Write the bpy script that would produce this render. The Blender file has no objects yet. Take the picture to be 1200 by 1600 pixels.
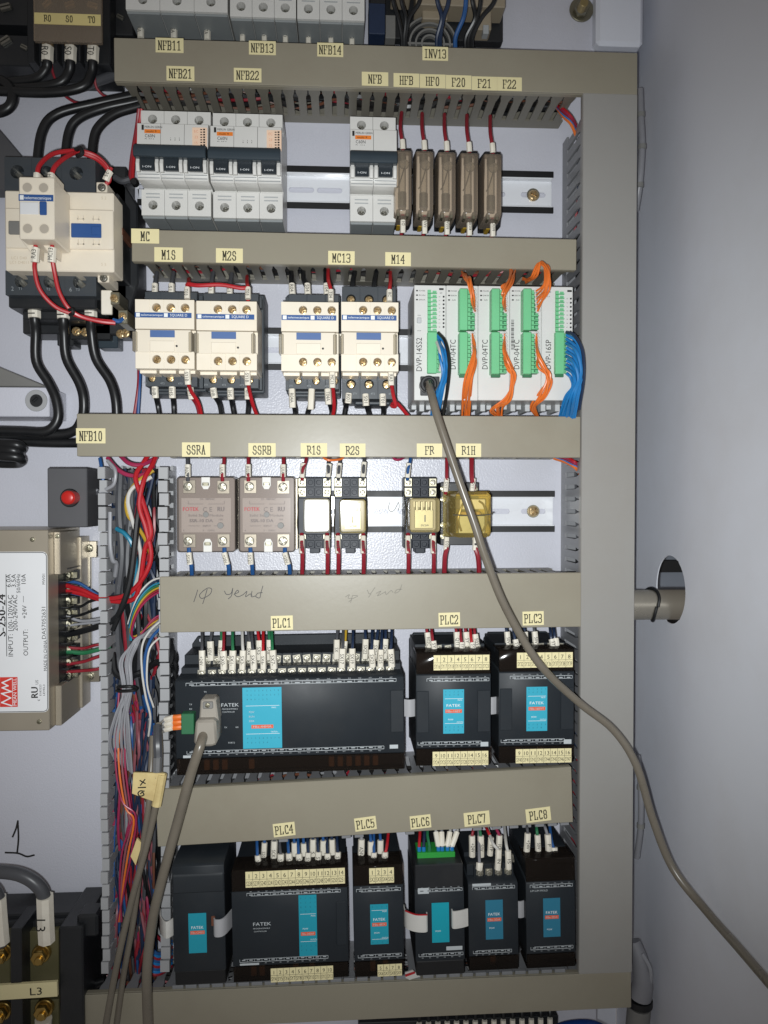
import bpy, bmesh, math, random
from mathutils import Vector, Matrix, Euler

random.seed(7)
sc = bpy.context.scene
COL = sc.collection
MM = 0.001

# ------------------------------------------------------------------ camera
F_PX, CAM_D = 1200.0, 665.0            # focal length in photo pixels, distance to the panel in mm
YAW, PITCH, ROLL = math.radians(3.1), math.radians(1.1), 0.0
cam_data = bpy.data.cameras.new('camera')
cam = bpy.data.objects.new('camera', cam_data); COL.objects.link(cam)
cam_data.sensor_fit = 'VERTICAL'; cam_data.sensor_height = 36.0; cam_data.lens = F_PX / 1600.0 * 36.0
cam_data.clip_start = 0.01; cam_data.clip_end = 50
cam.location = (0, -CAM_D * MM, 0)
cam.rotation_euler = Euler((math.pi / 2 - PITCH, ROLL, -YAW), 'XYZ')
sc.camera = cam
CAM_R = cam.rotation_euler.to_matrix()

# ------------------------------------------------------------------ ambient light of the room
world = bpy.data.worlds.new('World'); sc.world = world; world.use_nodes = True
bg = world.node_tree.nodes['Background']
bg.inputs['Color'].default_value = (1.0, 0.92, 0.87, 1); bg.inputs['Strength'].default_value = 0.155

# ------------------------------------------------------------------ the phone's flash beside the lens
fl = bpy.data.lights.new('phone_flash', 'SPOT'); fl.energy = 16.5; fl.color = (0.955, 0.99, 1.0)
fl.shadow_soft_size = 0.004; fl.spot_size = math.radians(93); fl.spot_blend = 1.0
flo = bpy.data.objects.new('phone_flash', fl); COL.objects.link(flo)
flo.location = (-0.012, -CAM_D * MM, -0.010)
flo.rotation_euler = Euler((math.pi / 2 - PITCH + math.radians(2.0), 0, -YAW + math.radians(1.5)), 'XYZ')

vs = sc.view_settings
vs.view_transform = 'Standard'; vs.look = 'None'; vs.exposure = 0.0; vs.gamma = 1.0
sc.cycles.max_bounces = 8; sc.cycles.transparent_max_bounces = 12

# ------------------------------------------------------------------ pixel of the photo + height off the panel -> mm
def U(px, py, d=0.0):
    v = CAM_R @ Vector(((px - 600.0) / F_PX, -(py - 800.0) / F_PX, -1.0))
    t = (CAM_D - d) / v.y
    return v.x * t, v.z * t
def W(px, py, d):
    x, z = U(px, py, d); return Vector((x, d, z))
def loc(x, d, z): return Vector((x * MM, -d * MM, z * MM))

# ------------------------------------------------------------------ materials
def lin(h):
    if isinstance(h, str):
        h = h.lstrip('#'); c = [int(h[i:i + 2], 16) / 255 for i in (0, 2, 4)]
    else: c = list(h)
    return tuple((v / 12.92 if v <= 0.04045 else ((v + 0.055) / 1.055) ** 2.4) for v in c)
MATS = {}
def mat(name, col, rough=0.5, metal=0.0, var=0.08, vscale=60.0, bump=0.0, bscale=900.0, dirt=None, dscale=9.0, damt=0.5, coat=0.0, spec=0.5):
    m = bpy.data.materials.new(name); m.use_nodes = True
    nt = m.node_tree; N = nt.nodes; L = nt.links; p = N['Principled BSDF']
    c = lin(col)
    p.inputs['Roughness'].default_value = rough; p.inputs['Metallic'].default_value = metal
    p.inputs['Specular IOR Level'].default_value = spec
    if coat: p.inputs['Coat Weight'].default_value = coat; p.inputs['Coat Roughness'].default_value = 0.08
    geo = N.new('ShaderNodeNewGeometry')
    nz = N.new('ShaderNodeTexNoise'); nz.inputs['Scale'].default_value = vscale; nz.inputs['Detail'].default_value = 5
    L.new(geo.outputs['Position'], nz.inputs['Vector'])
    mx = N.new('ShaderNodeMix'); mx.data_type = 'RGBA'
    mx.inputs['A'].default_value = tuple(v * (1 - var) for v in c) + (1,)
    mx.inputs['B'].default_value = tuple(min(1, v * (1 + var)) for v in c) + (1,)
    L.new(nz.outputs['Fac'], mx.inputs['Factor'])
    out = mx.outputs['Result']
    if dirt:
        dz = N.new('ShaderNodeTexNoise'); dz.inputs['Scale'].default_value = dscale; dz.inputs['Detail'].default_value = 8; dz.inputs['Roughness'].default_value = 0.65
        L.new(geo.outputs['Position'], dz.inputs['Vector'])
        rp = N.new('ShaderNodeMapRange'); rp.inputs['From Min'].default_value = 0.48; rp.inputs['From Max'].default_value = 0.78; rp.inputs['To Max'].default_value = damt
        L.new(dz.outputs['Fac'], rp.inputs['Value'])
        m2 = N.new('ShaderNodeMix'); m2.data_type = 'RGBA'
        m2.inputs['B'].default_value = lin(dirt) + (1,)
        L.new(rp.outputs['Result'], m2.inputs['Factor']); L.new(out, m2.inputs['A']); out = m2.outputs['Result']
    L.new(out, p.inputs['Base Color'])
    rr = N.new('ShaderNodeMapRange'); rr.inputs['To Min'].default_value = max(0.02, rough - 0.07); rr.inputs['To Max'].default_value = min(1, rough + 0.07)
    L.new(nz.outputs['Fac'], rr.inputs['Value']); L.new(rr.outputs['Result'], p.inputs['Roughness'])
    if bump:
        bz = N.new('ShaderNodeTexNoise'); bz.inputs['Scale'].default_value = bscale; bz.inputs['Detail'].default_value = 2
        L.new(geo.outputs['Position'], bz.inputs['Vector'])
        b = N.new('ShaderNodeBump'); b.inputs['Strength'].default_value = bump; b.inputs['Distance'].default_value = 0.0006
        L.new(bz.outputs['Fac'], b.inputs['Height']); L.new(b.outputs['Normal'], p.inputs['Normal'])
    MATS[name] = m; return m
def clear(name, tint, body, fac, rough=0.08):
    """see-through plastic: tinted transparency under a glossy skin"""
    m = bpy.data.materials.new(name); m.use_nodes = True
    nt = m.node_tree; N = nt.nodes; L = nt.links; p = N['Principled BSDF']
    p.inputs['Base Color'].default_value = lin(body) + (1,); p.inputs['Roughness'].default_value = rough
    t = N.new('ShaderNodeBsdfTransparent'); t.inputs['Color'].default_value = lin(tint) + (1,)
    fr = N.new('ShaderNodeFresnel'); fr.inputs['IOR'].default_value = 1.45
    ma = N.new('ShaderNodeMath'); ma.operation = 'ADD'; ma.use_clamp = True; ma.inputs[1].default_value = fac
    L.new(fr.outputs['Fac'], ma.inputs[0])
    mx = N.new('ShaderNodeMixShader')
    L.new(ma.outputs[0], mx.inputs['Fac']); L.new(t.outputs[0], mx.inputs[1]); L.new(p.outputs[0], mx.inputs[2])
    L.new(mx.outputs[0], N['Material Output'].inputs['Surface'])
    MATS[name] = m; return m

mat('panel', '#cacbd5', 0.3, bump=0.38, bscale=640, var=0.03, vscale=8, dirt='#a9a8a8', dscale=5, damt=0.35)
mat('wall', '#dee1ea', 0.5, bump=0.08, bscale=420, var=0.03, vscale=6, dirt='#c3bfbd', dscale=4, damt=0.4)
mat('duct', '#938d7d', 0.36, var=0.05, vscale=14, dirt='#7b7060', dscale=6, damt=0.45, bump=0.04, bscale=300)
mat('duct_grey', '#95938f', 0.42, var=0.05, vscale=12, dirt='#857d72', dscale=6, damt=0.4, bump=0.04, bscale=300)
mat('tooth', '#79756a', 0.45, var=0.06)  # duct plastic darkened: shade on the duct undersides is put into the colour
mat('tooth_grey', '#86878a', 0.42, var=0.06)
mat('label', '#e6dbab', 0.6, var=0.03)
mat('label_edge', '#d9c98a', 0.6)
mat('stamp', '#4c4838', 0.6, var=0.0)
mat('ink', '#1b1a18', 0.6, var=0.0)
mat('pen', '#35343a', 0.6, var=0.0)
mat('pen_faint', '#77736a', 0.6, var=0.0)
mat('ink_white', '#e8ecee', 0.5, var=0.0)
mat('ink_grey', '#8f9598', 0.5, var=0.0)
mat('ink_red', '#c03434', 0.5, var=0.0)
mat('mcb', '#d6d5d1', 0.38, var=0.04)
mat('mcb_dark', '#a7aaab', 0.45, var=0.04)
mat('handle', '#303b43', 0.35, var=0.05)
mat('toggle', '#262d33', 0.35)
mat('orange', '#e8802a', 0.5, var=0.03)
mat('pink_print', '#dfa283', 0.6, var=0)
mat('pink', '#f0cfb4', 0.6, var=0.03)
mat('cream', '#e9dfcd', 0.38, var=0.03, dirt='#d8c7a6', dscale=20, damt=0.3)
mat('cream2', '#e2d8c6', 0.42, var=0.03)
mat('slate', '#3a4046', 0.45, var=0.08, dirt='#55544f', dscale=25, damt=0.35)
mat('blue', '#2f5590', 0.4, var=0.04)
mat('blue_window', '#4e6a9c', 0.4, var=0.04)
mat('black', '#222427', 0.4, var=0.1, dirt='#3b3a38', dscale=25, damt=0.4)
mat('jet', '#131416', 0.5, var=0.05)
mat('plc', '#252a2f', 0.48, var=0.08, dirt='#3a3a3a', dscale=18, damt=0.35, bump=0.05, bscale=1500, spec=0.28)
mat('cyan', '#38a9c2', 0.4, var=0.03)
mat('teal', '#1f96ab', 0.4, var=0.03)
mat('redlabel', '#e0603c', 0.5, var=0.02)
mat('dvp', '#d3d3d0', 0.36, var=0.03)
mat('dvp2', '#bdbfc0', 0.4, var=0.03)
mat('green', '#6fbf8a', 0.4, var=0.05)
mat('green_dark', '#2f6b48', 0.45, var=0.06)
mat('green_conn', '#2f9a3e', 0.35, var=0.05)
mat('alu', '#e3e5ea', 0.28, metal=0.0, var=0.03, vscale=30, coat=0.5)
mat('steel', '#b9b3a6', 0.3, metal=0.85, var=0.1, vscale=40)
mat('steel_dull', '#b1a898', 0.42, metal=0.6, var=0.08, vscale=20)
mat('zinc', '#95917f', 0.4, metal=0.9, var=0.1, vscale=300)
mat('brass', '#c3aa80', 0.3, metal=0.75, var=0.15, vscale=300)
mat('sleeve', '#e6e0d2', 0.5, var=0.05, vscale=150, dirt='#cfc5ae', dscale=60, damt=0.4)
mat('grey', '#7c7b78', 0.5, var=0.06)
mat('grey_cable', '#70695e', 0.28, var=0.06, vscale=80, dirt='#5d564c', dscale=30, damt=0.6)
mat('box_grey', '#515154', 0.5, var=0.05)
mat('white', '#dedfe1', 0.5, var=0.03)
mat('paper', '#dfe0e2', 0.42, var=0.02)
mat('tape', '#d8c48c', 0.45, var=0.08, dirt='#9a7a44', dscale=40, damt=0.6)
mat('ribbon', '#a9a9ac', 0.5, var=0.05)
for n, c in dict(w_red='#b01f27', w_dred='#8e2430', w_black='#191a1c', w_black2='#201e1d', w_blue='#1f76b6', w_dblue='#27548c', w_navy='#223049',
                 w_orange='#e0732e', w_white='#cac8c3', w_yellow='#b8962f', w_green='#2a724b', w_grey='#85858a', w_dgrey='#4d4e52',
                 w_brown='#6b4332', w_pink='#8f545c', w_cyan='#2a7f9c', w_magenta='#9a2a4e', w_lgrey='#94959a').items():
    mat(n, c, 0.36, var=0.08, vscale=120)
mat('ssr_body', '#9a8e87', 0.5, var=0.04)
mat('ssr_label', '#c8beb8', 0.5, var=0.03)
mat('ssr_red', '#b5484c', 0.5, var=0.0)
mat('ssr_ink', '#6d6260', 0.5, var=0.0)
mat('notch', '#e4e2dc', 0.5)
mat('zinc_pale', '#aeaa9c', 0.42, metal=0.75, var=0.1, vscale=300)
mat('coil', '#c9a25e', 0.5, var=0.2, vscale=400)
mat('brass_pale', '#a8966a', 0.4, metal=0.7)
mat('screw_dark', '#8f8d85', 0.35, metal=0.8, var=0.2, vscale=400)
mat('carrier', '#d6cab9', 0.5, var=0.12, vscale=150)
mat('digit', '#1d6576', 0.5, var=0)
mat('ink_print', '#b9bfc2', 0.5, var=0)
mat('plug_grey', '#9a948a', 0.45, var=0.05, dirt='#6f675b', dscale=30, damt=0.4)
mat('teal_bright', '#129cae', 0.4, var=0.03)
mat('steelblue', '#2c7590', 0.4, var=0.03)
mat('cream_print', '#cdbfa8', 0.5, var=0)
mat('olive', '#6e6a4c', 0.45, metal=0.3, var=0.1)
mat('bolt_brass', '#b89a58', 0.3, metal=0.9, var=0.2, vscale=120)
mat('conduit', '#9f998d', 0.28, metal=0.7, var=0.12, vscale=30)
mat('tooth_light', '#a2a3a5', 0.42, var=0.06)
mat('sheet_blue', '#7d838d', 0.5)
mat('mcb_slab', '#8b9091', 0.45, var=0.04)
mat('well', '#b3aa9c', 0.5)
mat('socket', '#282d36', 0.4, var=0.1, spec=0.2)
mat('covered', '#b8906c', 0.5, var=0.1)
mat('red_button', '#b8241f', 0.3)
mat('red_logo', '#d03a30', 0.45, var=0.02)
mat('plate_beige', '#9b8f7b', 0.5, var=0.05)
mat('bluebag', '#1c3f86', 0.3)
mat('leafgreen', '#2c6a35', 0.5)
clear('smoke', '#c6bab0', '#3b3531', 0.16)
clear('smoke_fuse', '#f7f1ea', '#b5a797', 0.22, 0.14)
clear('smoke_ssr', '#f4f0ed', '#a39a94', 0.22, 0.2)
clear('amber', '#fdf5d2', '#e6d080', 0.15, 0.12)
clear('amber_pale', '#fdf8e4', '#e6d8a4', 0.16, 0.13)
clear('glass', '#fdfaf0', '#f0ecdc', 0.22, 0.15)
clear('cover_clear', '#e9e6de', '#cfc8ba', 0.18, 0.1)
clear('sheath', '#d5d5d6', '#a5a5a6', 0.35, 0.25)

# ------------------------------------------------------------------ mesh helpers: local mm (x right, d towards the viewer, z up)
def nb(): return bmesh.new()
def V(bm, x, d, z): return bm.verts.new((x * MM, -d * MM, z * MM))
def face(bm, vs, smooth=False):
    try: f = bm.faces.new(vs)
    except ValueError: return None
    f.smooth = smooth; return f
def box(bm, x0, x1, d0, d1, z0, z1):
    p = [V(bm, x, d, z) for x in (x0, x1) for d in (d0, d1) for z in (z0, z1)]
    for q in ((0, 1, 3, 2), (4, 6, 7, 5), (0, 4, 5, 1), (2, 3, 7, 6), (0, 2, 6, 4), (1, 5, 7, 3)): face(bm, [p[i] for i in q])
def prism_x(bm, prof, x0, x1):
    a = [V(bm, x0, d, z) for d, z in prof]; b = [V(bm, x1, d, z) for d, z in prof]; n = len(prof)
    face(bm, a); face(bm, b[::-1])
    for i in range(n): face(bm, [a[i], b[i], b[(i + 1) % n], a[(i + 1) % n]])
def prism_d(bm, out, d0, d1):
    a = [V(bm, x, d0, z) for x, z in out]; b = [V(bm, x, d1, z) for x, z in out]; n = len(out)
    face(bm, a); face(bm, b[::-1])
    for i in range(n): face(bm, [a[i], b[i], b[(i + 1) % n], a[(i + 1) % n]])
def hull8(bm, lo, hi, d0, d1):
    """frustum between two rectangles (x0,x1,z0,z1) at depths d0 and d1"""
    a = [V(bm, x, d0, z) for x, z in ((lo[0], lo[2]), (lo[1], lo[2]), (lo[1], lo[3]), (lo[0], lo[3]))]
    b = [V(bm, x, d1, z) for x, z in ((hi[0], hi[2]), (hi[1], hi[2]), (hi[1], hi[3]), (hi[0], hi[3]))]
    face(bm, a); face(bm, b[::-1])
    for i in range(4): face(bm, [a[i], b[i], b[(i + 1) % 4], a[(i + 1) % 4]])
def rrect(x0, x1, z0, z1, r, n=4):
    o = []
    for cx, cz, a0 in ((x1 - r, z1 - r, 0), (x0 + r, z1 - r, 90), (x0 + r, z0 + r, 180), (x1 - r, z0 + r, 270)):
        for k in range(n + 1):
            a = math.radians(a0 + 90 * k / n); o.append((cx + r * math.cos(a), cz + r * math.sin(a)))
    return o
def cyl(bm, x, z, r, d0, d1, n=16, r1=None):
    r1 = r if r1 is None else r1
    a = [V(bm, x + r * math.cos(6.28319 * i / n), d0, z + r * math.sin(6.28319 * i / n)) for i in range(n)]
    b = [V(bm, x + r1 * math.cos(6.28319 * i / n), d1, z + r1 * math.sin(6.28319 * i / n)) for i in range(n)]
    face(bm, a); face(bm, b[::-1])
    for i in range(n): face(bm, [a[i], b[i], b[(i + 1) % n], a[(i + 1) % n]])
def ring(bm, x, z, r0, r1, d0, d1, n=20):
    q = []
    for r, d in ((r0, d0), (r1, d0), (r1, d1), (r0, d1)):
        q.append([V(bm, x + r * math.cos(6.28319 * i / n), d, z + r * math.sin(6.28319 * i / n)) for i in range(n)])
    for k in range(4):
        for i in range(n): face(bm, [q[k][i], q[k][(i + 1) % n], q[(k + 1) % 4][(i + 1) % n], q[(k + 1) % 4][i]])
def holeplate(bm, x0, x1, z0, z1, dF, dB, cx, cz, r, hw=0.0, n=16, floor=True):
    """block whose front has a round (or slotted, hw > 0) hole going dF -> dB"""
    ts = [6.283185 * i / n for i in range(n)]
    cor = [(x1, z1), (x0, z1), (x0, z0), (x1, z0)]
    items = []
    for t in ts:
        c, s = math.cos(t), math.sin(t)
        hx, hz = r * c + (hw if c > 1e-6 else -hw if c < -1e-6 else 0), r * s
        k = min([(x1 - cx) / hx if hx > 1e-9 else 1e9, (x0 - cx) / hx if hx < -1e-9 else 1e9,
                 (z1 - cz) / hz if hz > 1e-9 else 1e9, (z0 - cz) / hz if hz < -1e-9 else 1e9])
        items.append((math.atan2(hz, hx) % 6.283185, (cx + hx, cz + hz), (cx + hx * k, cz + hz * k)))
    for X, Z in cor:
        a = math.atan2(Z - cz, X - cx); u, w = math.cos(a), math.sin(a)
        # ray against the stadium: walk out until outside
        q = 0.0
        while True:
            q += r * 0.02; ex, ez = u * q, w * q
            dx = max(0, abs(ex) - hw)
            if dx * dx + ez * ez >= r * r: break
        items.append((a % 6.283185, (cx + ex, cz + ez), (X, Z)))
    items.sort(key=lambda i: i[0])
    m = len(items)
    h0 = [V(bm, *(i[1][0], dF, i[1][1])) for i in items]; o0 = [V(bm, i[2][0], dF, i[2][1]) for i in items]
    h1 = [V(bm, i[1][0], dB, i[1][1]) for i in items]; o1 = [V(bm, i[2][0], dB, i[2][1]) for i in items]
    for i in range(m):
        j = (i + 1) % m
        face(bm, [h0[i], h0[j], o0[j], o0[i]]); face(bm, [h0[j], h0[i], h1[i], h1[j]]); face(bm, [o0[i], o0[j], o1[j], o1[i]])
        if not floor: face(bm, [h1[j], h1[i], o1[i], o1[j]])
    if floor: face(bm, o1)
def smooth_path(pts, sub=6):
    if len(pts) < 3: return pts
    P = [pts[0] * 2 - pts[1]] + list(pts) + [pts[-1] * 2 - pts[-2]]
    o = []
    for i in range(1, len(P) - 2):
        for k in range(sub):
            t = k / sub; a, b, c, d = P[i - 1], P[i], P[i + 1], P[i + 2]
            o.append(0.5 * ((2 * b) + (c - a) * t + (2 * a - 5 * b + 4 * c - d) * t * t + (3 * b - a - 3 * c + d) * t ** 3))
    o.append(P[-2]); return o
def tube(bm, pts, r, n=8, sub=6, flat=1.0):
    """pts: Vectors (x, d, z) mm"""
    pts = smooth_path([Vector(p) for p in pts], sub)
    up = None; rings = []
    for i, p in enumerate(pts):
        t = (pts[min(i + 1, len(pts) - 1)] - pts[max(i - 1, 0)])
        if t.length < 1e-6: t = Vector((0, 0, 1))
        t.normalize()
        if up is None: up = Vector((0, 1, 0)) if abs(t.y) < 0.9 else Vector((1, 0, 0))
        up = (up - t * up.dot(t))
        if up.length < 1e-6: up = t.orthogonal()
        up.normalize(); sd = t.cross(up)
        rr = r(i / max(1, len(pts) - 1)) if callable(r) else r
        rings.append([V(bm, *(p + (up * math.cos(6.28319 * k / n) * flat + sd * math.sin(6.28319 * k / n)) * rr)) for k in range(n)])
    for a, b in zip(rings, rings[1:]):
        for k in range(n): face(bm, [a[k], a[(k + 1) % n], b[(k + 1) % n], b[k]], True)
    face(bm, rings[0]); face(bm, rings[-1][::-1])

def fin(name, bm, m, parent=None, bev=0.0, kind=None, label=None, at=None):
    bmesh.ops.recalc_face_normals(bm, faces=bm.faces)
    if bev:
        es = [e for e in bm.edges if len(e.link_faces) == 2 and e.calc_face_angle(0) > 0.5]
        if es: bmesh.ops.bevel(bm, geom=es, offset=bev * MM, segments=1, affect='EDGES', clamp_overlap=True)
    me = bpy.data.meshes.new(name); bm.to_mesh(me); bm.free()
    me.polygons.foreach_set('use_smooth', [True] * len(me.polygons))
    try: me.set_sharp_from_angle(angle=0.6)
    except Exception: pass
    me.materials.append(MATS[m])
    return link(name, me, parent, kind, label, at)
def link(name, me, parent=None, kind=None, label=None, at=None):
    o = bpy.data.objects.new(name, me); COL.objects.link(o)
    if parent is not None: o.parent = parent
    if kind: o['kind'] = kind
    if label: o['label'] = label
    if at is not None: o.location = at
    return o
def tag(o, label, cat, group=None):
    o['label'] = label; o['category'] = cat
    if group: o['group'] = group
    return o

# ------------------------------------------------------------------ lettering
FONT = {}
def glyphs(s):
    if s not in FONT:
        cu = bpy.data.curves.new('t', 'FONT'); cu.body = s; cu.resolution_u = 2; cu.size = 1.0
        ob = bpy.data.objects.new('t', cu); COL.objects.link(ob)
        me = bpy.data.meshes.new_from_object(ob)
        vs = [(v.co.x, v.co.y) for v in me.vertices]; fs = [list(p.vertices) for p in me.polygons]
        bpy.data.objects.remove(ob); bpy.data.curves.remove(cu); bpy.data.meshes.remove(me)
        if vs:
            x0 = min(v[0] for v in vs); x1 = max(v[0] for v in vs)
            FONT[s] = ([(x - (x0 + x1) / 2, y - 0.365) for x, y in vs], fs, x1 - x0)
        else: FONT[s] = ([], [], 1)
    return FONT[s]
def txt(bm, s, x, z, d, h, w=None, rot=0.0, bold=False):
    """letters of cap height h (mm) centred on x, z; w squeezes to a width"""
    vs, fs, ww = glyphs(s)
    k = h / 0.73; kx = (w / ww) if w else k
    c, sn = math.cos(rot), math.sin(rot)
    for off in ((-0.04, 0.04) if bold else (0,)):
        q = [V(bm, x + (a * kx + off * h) * c - b * k * sn, d + off * 0.2, z + (a * kx + off * h) * sn + b * k * c) for a, b in vs]
        for f in fs: face(bm, [q[i] for i in f])
def rect(bm, x0, x1, z0, z1, d):
    face(bm, [V(bm, x0, d, z0), V(bm, x1, d, z0), V(bm, x1, d, z1), V(bm, x0, d, z1)])
def stroke(bm, pts, w, d):
    """pen line of width w through (x, z) points"""
    for k, (a, b) in enumerate(zip(pts, pts[1:])):
        dx, dz = b[0] - a[0], b[1] - a[1]; l = math.hypot(dx, dz)
        if l < 1e-6: continue
        ux, uz = dx / l * w / 2, dz / l * w / 2
        e = d + 0.006 * (k % 5)
        face(bm, [V(bm, a[0] - ux - uz, e, a[1] - uz + ux), V(bm, b[0] + ux - uz, e, b[1] + uz + ux),
                  V(bm, b[0] + ux + uz, e, b[1] + uz - ux), V(bm, a[0] - ux + uz, e, a[1] - uz - ux)])
SERIF = {'N': '1018 1850 5058 0020 0818 4868', 'F': '1018 0858 5856 1444 0030', 'B': '1018 084857554414 445351400000'.replace('400000', '4000'),
         '1': '3038 3817 1050', '2': '0628485755005051', '3': '07184857554424 24445351401001', '4': '480353 4048 3050',
         '0': '204052564828161220', '5': '5818 1814 1425455451401001', '6': '574828161220405153442413', '7': '060858 5830',
         '8': '24151728485755442413112040515344', 'I': '3038 1050 1858', 'V': '0830 3068 0818 5868', 'H': '1018 5058 1454 0020 0828 4060 4868',
         'O': '204052564828161220', 'M': '1018 1833 3358 5058 0020 4060 0818 5868', 'C': '5748281612204051 5658 5150',
         'S': '564828171524445351402002', 'R': '1018 084857554414 3461 0020', 'A': '1038 3850 2343 0020 4060', 'P': '1018 084857554414 0030',
         'L': '1018 1050 5052 0020 0828', '9': '5355443424151728485653402010', 'T': '3038 0868 0806 6866 2040', 'X': '0068 0860 0020 4060 0828 4868',
         'Y': '0834 6834 3034 2040', '-': '1454', 'D': '1018 08485652 5240 0040'}
def serif(bm, s, x, z, d, h, adv=None):
    adv = adv or h * 0.62; k = h / 8.0; kx = adv * 0.82 / 6.0
    x0 = x - adv * len(s) / 2
    for i, ch in enumerate(s):
        for st in SERIF.get(ch, '').split():
            pts = [(x0 + i * adv + adv * 0.09 + int(st[j]) * kx, z - h / 2 + int(st[j + 1]) * k) for j in range(0, len(st), 2)]
            stroke(bm, pts, h * (0.085 if len(pts) == 2 and pts[0][1] == pts[1][1] else 0.125), d)

# ------------------------------------------------------------------ things
class Thing:
    def __init__(s, name, label, cat, px, py, d=0.0, tilt=0.0, group=None):
        s.px, s.py, s.d = px, py, d
        s.X, s.Z = U(px, py, d)
        s.o = bpy.data.objects.new(name, None); COL.objects.link(s.o)
        s.o.empty_display_size = 0.01
        s.o.location = loc(s.X, d, s.Z); s.o.rotation_euler = (0, -math.radians(tilt), 0)
        tag(s.o, label, cat, group)
    def x(s, px, d): return U(px, s.py, d)[0] - s.X
    def z(s, py, d): return U(s.px, py, d)[1] - s.Z
    def r(s, px0, py0, px1, py1, d):           # x0, x1, z0, z1 in local mm for a pixel box at depth d
        return s.x(px0, d), s.x(px1, d), s.z(py1, d), s.z(py0, d)
    def b(s, name, px0, py0, px1, py1, d0, d1, m, bev=0.4, parent=None, label=None):
        bm = nb(); x0, x1, z0, z1 = s.r(px0, py0, px1, py1, d1)
        box(bm, x0, x1, d0 - s.d, d1 - s.d, z0, z1)
        return fin(name, bm, m, parent or s.o, bev, label=label)
    def fin(s, name, bm, m, bev=0.0, parent=None, label=None, kind=None):
        return fin(name, bm, m, parent or s.o, bev, label=label, kind=kind)
    def L(s, px, py, d): return Vector((s.x(px, d), d - s.d, s.z(py, d)))
def pxmm(d): return F_PX / (CAM_D - d)          # photo pixels per mm at depth d

# ------------------------------------------------------------------ screws: shared meshes with a real cross recess
SCREW = {}
def screw_mesh(m, style='cross'):
    if (m, style) in SCREW: return SCREW[(m, style)]
    bm = nb(); a, b = 0.13, 0.62
    cr = [(b, -a), (b, a), (a, a), (a, b), (-a, b), (-a, a), (-b, a), (-b, -a), (-a, -a), (-a, -b), (a, -b), (a, -a)]
    if style == 'slot': cr = [(0.86, -.13), (0.86, .13), (.5, .13), (.2, .13), (-.2, .13), (-.5, .13), (-.86, .13), (-.86, -.13), (-.5, -.13), (-.2, -.13), (.2, -.13), (.5, -.13)]
    ang = [math.atan2(q[1], q[0]) for q in cr]
    base = [V(bm, math.cos(t), 0, math.sin(t)) for t in ang]
    rim = [V(bm, math.cos(t), .35, math.sin(t)) for t in ang]
    top = [V(bm, .86 * math.cos(t), .55, .86 * math.sin(t)) for t in ang]
    c0 = [V(bm, q[0] * .97, .62 if style == 'cross' else .56, q[1] * .97) for q in cr]
    c1 = [V(bm, q[0] * .7, .15, q[1] * .7) for q in cr]
    for i in range(12):
        j = (i + 1) % 12
        for p, q in ((base, rim), (rim, top), (top, c0), (c0, c1)): face(bm, [p[i], p[j], q[j], q[i]])
    face(bm, c1)
    bmesh.ops.recalc_face_normals(bm, faces=bm.faces)
    me = bpy.data.meshes.new('screw'); bm.to_mesh(me); bm.free(); me.materials.append(MATS[m])
    SCREW[(m, style)] = me; return me
def screw(T, px, py, d, rpx, m='zinc', style='cross', parent=None, name='screw', rot=None):
    o = link(name, screw_mesh(m, style), parent or T.o)
    o.location = loc(T.x(px, d), d - T.d, T.z(py, d)); k = rpx / pxmm(d); o.scale = (k, k, k)
    o.rotation_euler = (random.uniform(-.06, .06), random.uniform(-.8, .8) if rot is None else rot, random.uniform(-.06, .06))
    return o

# ------------------------------------------------------------------ wires
def wire(label, pts, r, m, cat='wire', group=None, name='wire', sleeves=(), n=8, flat=1.0, world=False):
    """pts: (px, py, d) list; sleeves: (index path from..to as two (px,py,d), text)"""
    P = [Vector(p) if world else W(*p) for p in pts]
    o0 = P[0].copy(); bm = nb(); tube(bm, [p - o0 for p in P], r, n, flat=flat)
    o = fin(name, bm, m, None, at=loc(*o0)); tag(o, label, cat, group)
    for sl in sleeves:
        a, b, s = W(*sl[0]) - o0, W(*sl[1]) - o0, sl[2]; rr = sl[3] if len(sl) > 3 else 2.3
        sleeve(o, a, b, s, rr, sl[4] if len(sl) > 4 else 'sleeve')
    return o
def sleeve(o, a, b, s, rr, m='sleeve'):
    bm = nb(); mid = (a + b) / 2 + Vector((0, 0.4, 0))
    tube(bm, [a, mid, b], rr, 8, sub=3)
    sv = fin('wire_sleeve', bm, m, o)
    if s:
        bm = nb(); dx, dz = b.x - a.x, b.z - a.z; L = math.hypot(dx, dz); h = rr * 1.15
        ang = math.atan2(dz, dx)
        w = min(L * 0.86, h * 0.62 * len(s)) if L > 0 else None
        txt(bm, s, (a.x + b.x) / 2, (a.z + b.z) / 2, max(a.y, b.y) + rr + 0.75, h, w, ang)
        fin('lettering', bm, 'ink', sv)
    return sv

# ================================================================== the setting: panel, cabinet back, cabinet side
def solid(name, px0, py0, px1, py1, d0, d1, m, bev=0.5, kind='structure'):
    x0, z1 = U(px0, py0, d1); x1, z0 = U(px1, py1, d1)
    bm = nb(); box(bm, x0, x1, d0, d1, z0, z1); return fin(name, bm, m, None, bev, kind=kind)
solid('mounting_panel', -260, -160, 931, 1760, -2.5, 0, 'panel')

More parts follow.
